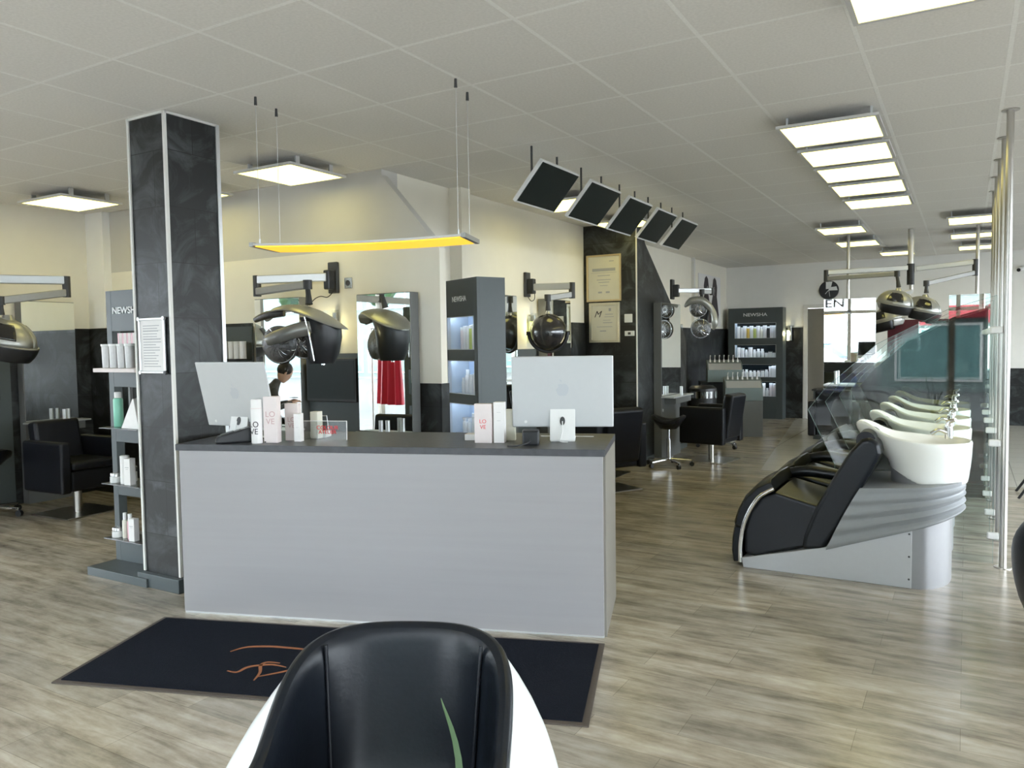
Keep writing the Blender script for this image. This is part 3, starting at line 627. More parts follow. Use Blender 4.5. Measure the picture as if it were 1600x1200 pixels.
#@@TUBCHAIR
# ------------------------------------------------------------------ tub armchairs
def rim_h(th, hb, ha, hf):          # th 0 = back, pi = front
    c = cos(th); base = ha+(hb-ha)*(1-(1-max(0, c))**1.7) if c > 0 else ha
    if c < -.55: base = ha-(ha-hf)*min(1, (-.55-c)/.40)**1.3
    return base
def sq(v, e=.82): return math.copysign(abs(v)**e, v)
def tub(label, loc, rz, shell, group=None, rx=.368, ry=.368):
    t = thing('tub_armchair', label, 'armchair', loc, rz, group); N = 64
    hb, ha, hf = .755, .60, .36
    def ring(scale, zf, hoff=0, absr=0):
        out = []
        for k in range(N):
            th = 2*PI*k/N; hgt = rim_h(th, hb, ha, hf)+hoff; z = .05+(hgt-.05)*zf
            lean = .06*zf*max(0, cos(th))
            wf = 1-(1-zf)*0 if zf < .8 else 1
            nar = 1-(.22*(1-max(0, cos(th))**1.5))*max(0, (zf-.86)/.14)**.8
            out.append((sq(sin(th))*(rx*scale+absr)*nar, sq(cos(th))*(ry*scale+absr)+lean, z))
        return out
    MB().loft([ring(.52, 0), ring(.72, .07), ring(.92, .25), ring(1.01, .48), ring(1.04, .66), ring(1.035, .80), ring(1.015, .90), ring(.96, .985), ring(.91, 1.0)], False).out('shell', shell, t, smooth=True, sub=1)
    # padded inside: from the rim inwards and down to the seat
    def iring(scale, z, f=0, hoff=0):
        out = []
        for k in range(N):
            th = 2*PI*k/N; hgt = rim_h(th, hb, ha, hf)+hoff; lean = .06*max(0, cos(th))*(hgt-.3)/.45
            zz = hgt if z is None else min(z+f*(hgt-z), hgt)
            nar = 1-(.235*(1-max(0, cos(th))**1.5))
            out.append((sq(sin(th))*rx*scale*nar, sq(cos(th))*ry*scale+lean*(1 if z is None else (.3+.7*f)), zz))
        return out
    MB().loft([iring(.935, None, hoff=-.01), iring(.945, None, hoff=.006), iring(.925, None, hoff=.020), iring(.88, None, hoff=.026), iring(.83, None, hoff=.018), iring(.80, None, hoff=-.01), iring(.78, .37, .72), iring(.75, .37, .4), iring(.71, .37, .15), iring(.60, .365, 0), iring(.2, .365, 0)], False).out('inner_padding', 'leather_soft', t, smooth=True, sub=1)
    MB().lathe([(0, .34), (.22, .34), (.255, .36), (.262, .40), (.25, .428), (.20, .442), (0, .447)], (0, -.02, 0), 40).out('seat_cushion', 'leather', t, smooth=True)
    for sx in (-1, 1):
        th = sx*radians(38); pts = []
        for f in (0, .2, .4, .6, .8, 1.0):
            hgt = rim_h(th, hb, ha, hf); sc_ = .70+.105*f; z = .40+f*(hgt+.012-.40); lean = .06*max(0, cos(th))*(hgt-.3)/.45
            nar = 1-(.235*(1-max(0, cos(th))**1.5)); pts.append((sq(sin(th))*rx*sc_*nar, sq(cos(th))*ry*sc_+lean*(.3+.7*f)-.004, z))
        MB().tube(pts, .0045, 8, 4).out('seam_piping', 'leather', t, smooth=True)
    MB().lathe([(0, 0), (.17, 0), (.18, .012), (.17, .03), (.06, .05), (0, .05)], n=32).out('base', 'chrome', t, smooth=True)
    return t
tub('white egg-shaped tub armchair with black leather inside, cut by the bottom edge', (-1.034, 1.205, 0), math.atan2(.46, .89), 'whiteshell', rx=.375)
tub('black leather tub armchair cut by the right edge of the picture', (.62, 4.30, 0), radians(165), 'leather', rx=.40, ry=.40)
# plant with a blade that reaches into the picture
t = thing('potted_plant', 'plant whose one green blade rises in front of the armchair', 'plant', (-.36, .36, 0))
MB().lathe([(0, 0), (.10, 0), (.14, .02), (.17, .38), (.175, .40), (.16, .40), (.15, .36), (0, .36)], n=32).out('pot', 'white', t, smooth=True)
MB().lathe([(0, .361), (.148, .361), (.1, .37), (0, .372)], n=24).out('soil', 'soil', t)
def blade(pts, w):
    R = []; P = [Vector(p) for p in pts]; S = []
    for i in range(len(P)-1):
        a, b, c, d = P[max(i-1, 0)], P[i], P[i+1], P[min(i+2, len(P)-1)]
        for k in range(6):
            q = k/6; S.append(.5*((2*b)+(c-a)*q+(2*a-5*b+4*c-d)*q*q+(3*b-a-3*c+d)*q**3))
    S.append(P[-1]); N = len(S)
    for i, p in enumerate(S):
        ww = w*(1-(i/(N-1))**2.2)+.0005
        s_ = Vector((.86, .5, 0))*ww; u_ = Vector((-.3, .5, .2))*ww*.25
        R.append([tuple(p-s_), tuple(p-u_), tuple(p+s_), tuple(p-u_*.2+Vector((0, 0, .001)))])
    return MB().loft(R)
blade([(0, 0, .36), (-.02, .08, .60), (-.06, .22, .90), (-.085, .285, 1.035), (-.114, .295, 1.107)], .0075).out('leaf', 'leaf', t, smooth=True)
for a, q in ((4.2, .22), (5.0, .16), (3.6, .20), (5.7, .14)):
    blade([(0, 0, .36), (cos(a)*.04, sin(a)*.04, .60), (cos(a)*q, sin(a)*q, .82)], .010).out('leaf', 'leaf', t, smooth=True)
#@@STATIONS
# ------------------------------------------------------------------ mirror stations
def station(label, loc, rz, w=.54, group='mirror stations against the walls', shelf=True, h=1.96):
    # local: face towards -Y, slab from y=-.10 to 0
    t = thing('mirror_station', label, 'mirror station', loc, rz, group)
    MB().box(-w/2, w/2, -.10, 0, 0, h).out('slab', 'frame', t, bevel=.002)
    MB().box(-w/2+.004, w/2-.004, -.106, -.1005, .80, h-.006).out('mirror', 'mirror', t)
    if shelf:
        MB().box(-w/2-.03, w/2+.03, -.27, -.107, .775, .79).out('shelf', 'alu', t, bevel=.002)
        MB().box(-w/2+.10, w/2-.02, -.25, -.107, .70, .774).out('drawer', 'frame', t, bevel=.003)
        h = MB().cyl((.05, -.22, .79), (.05, -.22, .90), .018, n=16).cyl((.10, -.20, .79), (.10, -.20, .90), .018, n=16)
        h.out('tool_holder', 'alu', t, smooth=True)
    MB().cyl((-w/2+.04, -.108, .62), (-w/2+.04, -.1, .62), .018, n=16).out('socket', 'alu', t, smooth=True)
    return t
station('mirror station behind the left computer on the desk', (-5.13, 4.905, 0), 0, h=1.90)
station('mirror station right of the black screen behind the desk', (-3.96, 4.905, 0), 0, h=1.89)
station('mirror station on the left wall beside the black chair', (-7.91, 4.36, 0), PI/2, .52)
station('slim-looking mirror station on the slate wing, right of the certificates', (-3.365, 9.66, 0), PI/2, .74)
station('mirror station left of the framed certificates, reflecting one of them', (-4.03, 7.80, 0), PI/2, .59)
station('narrow glimpse of a mirror station beside the tall cabinet', (-4.03, 6.56, 0), PI/2, .60)
def wall_tv(label, loc, rz, w=.55, h=.36, panel=(.62, 1.42)):
    t = thing('wall_screen', label, 'television', loc, rz, 'black wall screens between the mirrors')
    MB().box(-panel[0]/2, panel[0]/2, -.03, 0, 0, panel[1]).out('backing_panel', 'cab', t, bevel=.002)
    MB().box(-w/2, w/2, -.085, -.045, 1.02, 1.02+h).out('housing', 'black', t, bevel=.006)
    MB().box(-w/2+.018, w/2-.018, -.088, -.0851, 1.045, 1.02+h-.018).out('display', 'tvscreen', t)
    MB().box(-.08, .08, -.045, -.03, 1.12, 1.28).out('bracket', 'black', t)
    return t
wall_tv('black wall screen above the acrylic sign, between two mirrors', (-4.545, 4.905, 0), 0, panel=(.60, 1.42))
wall_tv('black wall screen at the far left edge of the picture', (-7.91, 3.62, 0), PI/2, panel=(.80, 1.42))
wall_tv('black wall screen behind the right computer', (-4.03, 7.18, 0), PI/2, panel=(.40, 1.42), w=.40, h=.28)
# wall socket
t = thing('wall_socket', 'small metal wall socket right of the hood dryer bracket', 'socket', (-4.42, 4.93, 2.0))
MB().box(-.04, .04, -.012, 0, -.045, .045).out('plate', 'capgrey', t, bevel=.003)
MB().cyl((0, -.0125, 0), (0, -.002, 0), .024, n=20).out('outlet', 'darkplastic', t, smooth=True)
# product shelf left of the W1 mirror
t = thing('wall_shelf', 'dark wall shelf holding white bottles, right of the pillar', 'shelf', (-5.82, 4.91, 0))
MB().box(-.30, .27, -.02, 0, 1.2, 1.67).out('back_board', 'cab', t); MB().box(-.30, .27, -.20, -.02, 1.365, 1.38).out('board', 'black', t, bevel=.002)
WB = 'white bottles on the dark wall shelf right of the pillar'
def bottle(loc, r, h, m, label, group, cap='white', capf=.22, flat=1, n=16, rz=0, cat='bottle', name='bottle'):
    t = thing(name, label, cat, loc, rz, group); ch = h*capf
    MB().lathe([(0, 0), (r*.93, 0), (r, .004), (r, h-ch-r*.35), (r*.85, h-ch-r*.08), (r*.6, h-ch), (0, h-ch)], n=n, sy=flat).out('body', m, t, smooth=True)
    MB().lathe([(0, h-ch), (r*.72, h-ch+.0005), (r*.72, h-.003), (r*.66, h), (0, h)], n=n, sy=flat).out('cap', cap, t, smooth=True)
    return t
def can(loc, r, h, m, label, group, cap='white', rz=0, cat='tube', name='tube'):
    t = thing(name, label, cat, loc, rz, group)
    MB().lathe([(0, 0), (r, 0), (r, h*.86), (0, h*.86)], n=18).out('body', m, t, smooth=True)
    MB().lathe([(0, h*.861), (r*1.03, h*.861), (r*1.03, h-.002), (r*.9, h), (0, h)], n=18).out('cap', cap, t, smooth=True)
    return t
for k in range(7):
    can((-6.02+k*.073+(.02 if k > 3 else 0), 4.80, 1.381), .030, .155, 'whitecard', 'white tube on the dark wall shelf, %s from the left' % ORD[k], WB)
#@@HOODS
# ------------------------------------------------------------------ hood dryers on swivel arms
def arm_parts(t, mount, j1, j2, top, wall_dir, pole=None, lz=None, th=.05):
    """mount: wall point; j1: far joint; j2: inner joint above the hood; top: where the stem meets the hood (all local to t)"""
    mount, j1, j2, top = map(Vector, (mount, j1, j2, top)); wd = Vector(wall_dir)
    side = Vector((-wd.y, wd.x, 0))
    if pole is None:
        b = MB(); c0 = mount
        vs = []
        p = b.bar(c0+Vector((0, 0, -.13)), c0+Vector((0, 0, .13)), .10, .06) if False else None
        q = MB()
        for (a0, a1, zz0, zz1, d0, d1, mm) in ((-.05, .05, -.13, .13, 0, .035, 0),):
            pts = [c0+side*a0+wd*d0, c0+side*a1+wd*d0, c0+side*a1+wd*d1, c0+side*a0+wd*d1]
            q.loft([[tuple(p_+Vector((0, 0, zz0))) for p_ in pts], [tuple(p_+Vector((0, 0, zz1))) for p_ in pts]])
        q.out('wall_plate', 'darkplastic', t, bevel=.008)
        q = MB(); pts = [c0-side*.04+wd*.035, c0+side*.04+wd*.035, c0+side*.03+wd*.11, c0-side*.03+wd*.11]
        q.loft([[tuple(p_+Vector((0, 0, -.10))) for p_ in pts], [tuple(p_+Vector((0, 0, .06))) for p_ in pts]]).out('swivel_block', 'black', t, bevel=.01)
        a = c0+wd*.09; a.z = j1.z
    else: a = Vector(pole)
    zl = j2.z if lz is None else lz
    MB().bar(a, j1, th, th*1.25).out('upper_arm', 'alu', t, bevel=.008)
    MB().cyl(j1+Vector((0, 0, .035)), Vector((j1.x, j1.y, zl-.04)), .033, n=18).out('elbow_joint', 'darkplastic', t, smooth=True)
    MB().bar(Vector((j1.x, j1.y, zl)), j2, th*.9, th*1.1).out('lower_arm', 'armgrey', t, bevel=.008)
    MB().cyl(j2+Vector((0, 0, .035)), j2+Vector((0, 0, -.035)), .034, n=18).out('wrist_joint', 'darkplastic', t, smooth=True)
    MB().tube([j2+Vector((0, 0, -.02)), j2*.5+top*.5, top], [.02, .02, .028], 14).out('stem', 'darkplastic', t, smooth=True)
def xfd(mb, top, rz, sc=1): return mb.xf(Matrix.Translation(top) @ Matrix.Rotation(rz, 4, 'Z') @ Matrix.Scale(sc, 4))
def dome_hood(t, top, rz, sc=1):
    """satin dome with a see-through window, dark visor at its open side (+X)"""
    def ell(v0, v1, th0, th1, R, off=(0, 0, 0), n=24, m=12, z_s=1):
        rings = []
        for i in range(m+1):
            v = v0+(v1-v0)*i/m
            rings.append([(off[0]+R[0]*cos(v)*cos(th0+(th1-th0)*k/n), off[1]+R[1]*cos(v)*sin(th0+(th1-th0)*k/n), off[2]+R[2]*sin(v)) for k in range(n+1)])
        return MB().loft(rings, False, False)
    tl = Matrix.Rotation(radians(14), 4, 'Y')
    up = ell(0.0, PI/2*.995, 0, 2*PI, (.235, .20, .185), (0, 0, -.20)); up.xf(tl)
    xfd(up, top, rz, sc).out('dome', 'satin', t, smooth=True, solid=.006)
    lo = ell(-.62, -.01, -PI*.62, PI*.62, (.245, .21, .20), (.005, 0, -.20)); lo.xf(tl)
    xfd(lo, top, rz, sc).out('visor', 'black', t, smooth=True, solid=.006)
    bk = ell(-.60, -.01, PI*.62, PI*1.38, (.225, .19, .15), (-.0, 0, -.20)); bk.xf(tl)
    xfd(bk, top, rz, sc).out('neck_guard', 'silver', t, smooth=True, solid=.006)
    rm = MB(); P = [(.243*cos(a)+.003, .208*sin(a), -.20) for a in [2*PI*k/32 for k in range(33)]]
    rm.tube(P, .007, 8); rm.xf(tl); xfd(rm, top, rz, sc).out('rim_band', 'silver', t, smooth=True)
    for s in (-1, 1):
        wn_ = ell(.25, .95, s*PI*.22, s*PI*.52, (.238, .203, .188), (0, 0, -.20), 10, 8); wn_.xf(tl)
        xfd(wn_, top, rz, sc).out('window', 'smoke', t, smooth=True, solid=.002)
    kn = MB().lathe([(0, .01), (.03, .01), (.045, -.02), (.05, -.035), (0, -.035)], n=20); xfd(kn, top, rz, sc).out('crown_cap', 'silver', t, smooth=True)
def fan_disc(t, c, nrm, r):
    q = Vector(nrm).normalized().to_track_quat('Z', 'Y').to_matrix().to_4x4(); X = Matrix.Translation(c) @ q
    d = MB().lathe([(0, .028), (r*.4, .030), (r*.75, .022), (r, 0), (r*.98, -.03), (r*.8, -.05), (0, -.055)], n=32); o = d.xf(X).out('fan_disc', 'smoke_metal', t, smooth=True)
    k = MB()
    for a in (.30, .52, .74, .93): 
        k.tube([(r*a*cos(2*PI*i/28), r*a*sin(2*PI*i/28), .032-.03*a*a) for i in range(29)], .0022, 6)
    for i in range(16):
        a = 2*PI*i/16; b_ = a+.5
        k.tube([(r*.15*cos(a), r*.15*sin(a), .034), (r*.55*cos((a+b_)/2), r*.55*sin((a+b_)/2), .028), (r*.97*cos(b_), r*.97*sin(b_), .008)], .0018, 5, 3)
    k.xf(X).out('grille', 'chrome', o, smooth=True)
    return o
def swirl_hood(t, top, rz, sc=1, flip=1):
    """open dryer: an arched silver canopy ending in a dark nose, two grille discs on a curved silver tube"""
    X = lambda mb: xfd(mb, top, rz, sc)
    # canopy: cross-section arcs swept along the arch, local x to the right
    path = [(-.25, 0, -.12), (-.21, 0, -.055), (-.12, 0, -.03), (-.01, 0, -.03), (.12, 0, -.07), (.24, 0, -.14), (.335, 0, -.185)]
    wid = [.03, .075, .11, .15, .17, .12, .012]; thk = [.012, .016, .02, .024, .028, .022, .004]
    R = []
    for p, w_, h_ in zip(path, wid, thk):
        R.append([(p[0]*flip, w_*cos(a), p[2]+h_*sin(a)+.05*(cos(a)**2)*-w_*3) for a in [2*PI*k/20 for k in range(20)]])
    X(MB().loft(R)).out('canopy', 'satin', t, smooth=True, sub=1)
    body = [[(flip*(cx+rx_*cos(a)), ry_*sin(a), z) for a in [2*PI*k/20 for k in range(20)]] for cx, rx_, ry_, z in ((.10, .09, .13, -.10), (.15, .12, .135, -.15), (.16, .115, .125, -.23), (.155, .10, .115, -.33), (.14, .08, .09, -.40))]
    X(MB().loft(body)).out('rear_shell', 'black', t, smooth=True)
    X(MB().tube([(flip*(-.30), -.05, -.11), (flip*(-.2), -.07, -.08), (flip*(-.08), -.07, -.07)], [.018, .028, .022], 12, 4)).out('front_nozzle', 'smoke_metal', t, smooth=True)
    X(MB().tube([(flip*.12, -.10, -.165), (flip*.02, -.14, -.19), (flip*(-.09), -.16, -.225), (flip*(-.15), -.155, -.245)], [.05, .046, .042, .036], 16, 5)).out('air_duct', 'silver', t, smooth=True)
    X(MB().tube([(flip*.10, -.14, -.10), (flip*.13, -.15, -.20), (flip*.155, -.14, -.38)], [.005, .006, .004], 8, 5)).out('edge_strip', 'chrome', t, smooth=True)
    m3 = Matrix.Rotation(rz, 3, 'Z')
    for (c, r_) in (((flip*(-.125), -.06, -.275), .125), ((flip*.03, -.03, -.265), .105)):
        fan_disc(t, Vector(top)+m3 @ Vector(c)*sc, m3 @ Vector((0, -1, -.1)), r_*sc)
    X(MB().cyl((flip*.15, 0, -.37), (flip*.15, 0, -.41), .012, n=10)).out('nozzle_pin', 'chrome', t)
HG = 'hood dryers on swivel arms'
# behind the desk
t = thing('hood_dryer', 'open silver hood dryer with two grille discs, above the left computer', 'hood dryer', (-4.57, 4.93, 2.05), 0, HG)
arm_parts(t, (0, 0, 0), (-.62, -.28, .0), (.24, -.56, -.10), (.27, -.58, -.25), (0, -1, 0), th=.056)
swirl_hood(t, (.20, -.60, -.235), radians(18), 1.16)
MB().tube([(.03, -.05, -.11), (-.03, -.06, -.16), (-.12, -.05, -.15), (-.2, -.04, -.17), (-.25, -.05, -.22)], .004, 8, 5).out('cable', 'black', t, smooth=True)
# left wall
t = thing('hood_dryer', 'satin dome hood dryer at the far left edge', 'hood dryer', (-7.91, 2.75, 2.10), 0, HG)
arm_parts(t, (0, 0, 0), (1.0, 1.28, -.0), (.97, .74, -.20), (.97, .74, -.32), (1, 0, 0), lz=-.11, th=.06)
dome_hood(t, (.99, .78, -.33), radians(30), 1.12)
# mid, round and dark seen from the front
t = thing('hood_dryer', 'round smoked hood dryer hanging left of the certificates', 'hood dryer', (-4.05, 7.27, 2.10), 0, HG)
arm_parts(t, (0, 0, 0), (.50, .09, -.03), (.35, -.17, -.16), (.35, -.17, -.29), (1, 0, 0), lz=-.12, th=.056)
def round_hood(t, top, rz, sc=1):
    X = lambda mb: xfd(mb, top, rz, sc)
    X(MB().sph((0, 0, -.215), .205, .205, .205, 32, 18)).out('smoked_globe', 'smoke', t, smooth=True)
    P = [(.215*cos(a)*.0+0.0, .212*cos(a), -.215+.212*sin(a)) for a in [PI*(1+k/24) for k in range(25)]]
    X(MB().tube([(0.02, p[1], p[2]) for p in P], .02, 10)).out('lower_rim', 'black', t, smooth=True)
    X(MB().sph((-.02, 0, -.215), .15, .18, .18, 24, 14)).out('inner_shell', 'innergrey', t, smooth=True)
    X(MB().lathe([(0, .01), (.022, .01), (.028, -.03), (0, -.03)], n=18)).out('crown_cap', 'chrome', t, smooth=True)
    for s in (-1, 1): X(MB().cyl((0, s*.20, -.225), (0, s*.24, -.225), .022, n=14)).out('hinge', 'black', t, smooth=True)
round_hood(t, (.35, -.17, -.31), math.atan2(-7.3, 3.85), .93)
MB().tube([(.03, -.03, -.11), (.05, .02, -.17), (.06, .08, -.15), (.07, .07, -.08)], .004, 8, 5).out('cable', 'black', t, smooth=True)
# right wing
t = thing('hood_dryer', 'silver hood dryer with two stacked grille discs above the right styling chair', 'hood dryer', (-3.37, 9.98, 2.16), 0, HG)
arm_parts(t, (0, 0, 0), (.46, .30, -.02), (.36, .18, -.04), (.35, .16, -.15), (1, 0, 0))
q = Vector((.33, .14, -.16))
fan_disc(t, q+Vector((0, -.02, -.10)), (.3, -1, -.1), .115); fan_disc(t, q+Vector((.03, -.02, -.36)), (.3, -1, -.05), .13)
MB().tube([(q.x-.17, q.y-.06, q.z-.07), (q.x-.08, q.y-.07, q.z-.0), (q.x+.06, q.y-.05, q.z-.0), (q.x+.17, q.y, q.z-.12), (q.x+.21, q.y, q.z-.28), (q.x+.19, q.y, q.z-.38)], [.015, .05, .05, .04, .045, .012], 14, 5).out('canopy', 'satin', t, smooth=True)
MB().tube([(q.x+.1, q.y+.06, q.z-.03), (q.x+.05, q.y+.08, q.z-.23), (q.x+.06, q.y+.06, q.z-.38)], [.05, .06, .03], 12, 4).out('rear_shell', 'black', t, smooth=True)
# ceiling pole with two arms, in the middle of the room
def pole_dryer(label, base, j1, j2, top, rz, zp):
    t = thing('hood_dryer', label, 'hood dryer', base, 0, HG)
    return t
t = thing('hood_dryer', 'satin dome hood dryer hanging from the centre ceiling pole, left arm', 'hood dryer', (-.635, 11.4, CZ), 0, HG)
MB().cyl((0, 0, -.002), (0, 0, -.52), .035, n=20).out('pole', 'steel', t, smooth=True)
MB().cyl((0, 0, -.45), (0, 0, -.72), .045, n=20).out('swivel_block', 'black', t, smooth=True)
arm_parts(t, (0, 0, 0), (-.98, -.3, -.53), (-.12, -.55, -.61), (-.10, -.57, -.78), (0, -1, 0), pole=(0, 0, -.50))
dome_hood(t, (-.10, -.57, -.80), radians(-25), .95)
t = thing('hood_dryer', 'satin dome hood dryer on the light arm right of the centre pole', 'hood dryer', (-.635, 11.4, CZ), 0, HG)
arm_parts(t, (0, 0, 0), (.72, .05, -.47), (.20, -.45, -.74), (.20, -.45, -.86), (0, -1, 0), pole=(.06, 0, -.52), lz=-.60)
dome_hood(t, (.19, -.45, -.885), radians(-20), .95)
t = thing('hood_dryer', 'dark hood dryer seen below and behind the centre one', 'hood dryer', (-.735, 13.4, CZ), 0, HG)
MB().cyl((0, 0, -.002), (0, 0, -.72), .028, n=20).out('pole', 'steel', t, smooth=True)
arm_parts(t, (0, 0, 0), (-.10, -.35, -.76), (-.35, -.5, -.80), (-.35, -.5, -.92), (0, -1, 0), pole=(0, 0, -.70))
dome_hood(t, (-.35, -.50, -.95), radians(180), 1.1)
t = thing('hood_dryer', 'dark hood dryer cut by the right edge, right of the steel posts', 'hood dryer', (1.25, 10.6, CZ), 0, HG)
MB().cyl((0, 0, -.002), (0, 0, -.62), .03, n=20).out('pole', 'steel', t, smooth=True)
arm_parts(t, (0, 0, 0), (.2, -.9, -.66), (-.42, -1.1, -.72), (-.42, -1.1, -.95), (0, -1, 0), pole=(0, 0, -.60))
dome_hood(t, (-.42, -1.1, -.98), radians(200), 1.05)
#@@CHAIRS
# ------------------------------------------------------------------ salon chairs
def salon_chair(label, loc, rz, group='black cube salon chairs on square steel bases'):
    # sitter faces +X
    t = thing('salon_chair', label, 'salon chair', loc, rz, group)
    MB().box(-.27, .27, -.27, .27, 0, .012).out('base_plate', 'steel', t, bevel=.003)
    MB().cyl((0, 0, .012), (0, 0, .24), .035, n=24).out('column', 'steel', t, smooth=True)
    MB().box(-.26, .27, -.215, .215, .24, .42).out('seat_base', 'leather', t, bevel=.02, seg=3)
    MB().box(-.20, .285, -.212, .212, .42, .50).out('seat', 'leather', t, bevel=.03, seg=4)
    for s in (-1, 1): MB().box(-.29, .28, s*.265-.048, s*.265+.048, .23, .68).out('armrest', 'leather', t, bevel=.022, seg=4)
    MB().box(-.30, -.18, -.215, .215, .30, .84, rot=Matrix.Rotation(radians(-9), 3, 'Y'), piv=(-.24, 0, .35)).out('backrest', 'leather', t, bevel=.03, seg=4)
    return t
salon_chair('black salon chair left of the pillar, turned away from the wall mirror', (-7.0, 4.10, 0), radians(2))
salon_chair('black salon chair right of the slate wing, facing its mirror', (-2.72, 9.55, 0), radians(172))
salon_chair('black salon chair half hidden behind the right end of the desk', (-3.15, 7.25, 0), radians(150))
salon_chair('black salon chair behind the desk, seen in the mirror behind it', (-4.55, 4.15, 0), radians(80))
salon_chair('black salon chair in front of the left standing mirror', (-1.45, 10.9, 0), radians(90))
salon_chair('black salon chair in front of the right standing mirror', (.02, 10.85, 0), radians(90))
def star_base(t, r=.27, z0=.07):
    for k in range(5):
        a = 2*PI*k/5+.3
        l = MB().bar((0, 0, z0+.02), (r*cos(a), r*sin(a), z0+.0), .028, .022).out('base_leg', 'chrome', t, bevel=.004)
        MB().cyl((r*cos(a)-.018*sin(a), r*sin(a)+.018*cos(a), .028), (r*cos(a)+.018*sin(a), r*sin(a)-.018*cos(a), .028), .027, n=16).cyl((r*cos(a), r*sin(a), .028), (r*cos(a), r*sin(a), .075), .008, n=8).out('caster', 'black', l, smooth=True)
def stool(label, loc, rz=0):
    t = thing('rolling_stool', label, 'stool', loc, rz, 'rolling stools')
    star_base(t)
    MB().cyl((0, 0, .07), (0, 0, .33), .024, n=18).out('outer_column', 'chrome', t, smooth=True)
    MB().cyl((0, 0, .33), (0, 0, .46), .015, n=18).out('piston', 'chrome', t, smooth=True)
    R = []
    N = 28
    for rr, z, sad in ((.02, .44, 0), (.10, .45, 0), (.15, .50, .3), (.20, .545, 1), (.205, .57, 1), (.17, .585, .9), (.09, .56, .3), (.01, .55, 0)):
        R.append([(rr*cos(2*PI*k/N), rr*sin(2*PI*k/N)*.9, z+sad*.035*cos(2*2*PI*k/N)) for k in range(N)])
    MB().loft(R).out('saddle_seat', 'leather', t, smooth=True)
    return t
stool('black saddle stool on chrome star base beside the slate wing', (-3.03, 8.86, 0), .15)
stool('stool with chrome star base half hidden behind the salon chair', (-2.95, 10.7, 0), .6)
stool('rolling stool at the far left edge, only a caster in view', (-7.55, 3.62, 0), .2)
t = thing('chair', 'dark chair leg showing right of the steel posts', 'chair', (.85, 8.6, 0))
for sx in (-1, 1):
    for sy in (-1, 1): MB().cyl((sx*.16, sy*.16, .44), (sx*(.16+.26*(sx < 0)), sy*.2, 0), .012, n=12).out('leg', 'black', t, smooth=True)
MB().box(-.22, .22, -.22, .22, .43, .48).out('seat', 'leather', t, bevel=.02, seg=3)
MB().box(.18, .23, -.2, .2, .5, .85).out('backrest', 'leather', t, bevel=.02, seg=3)
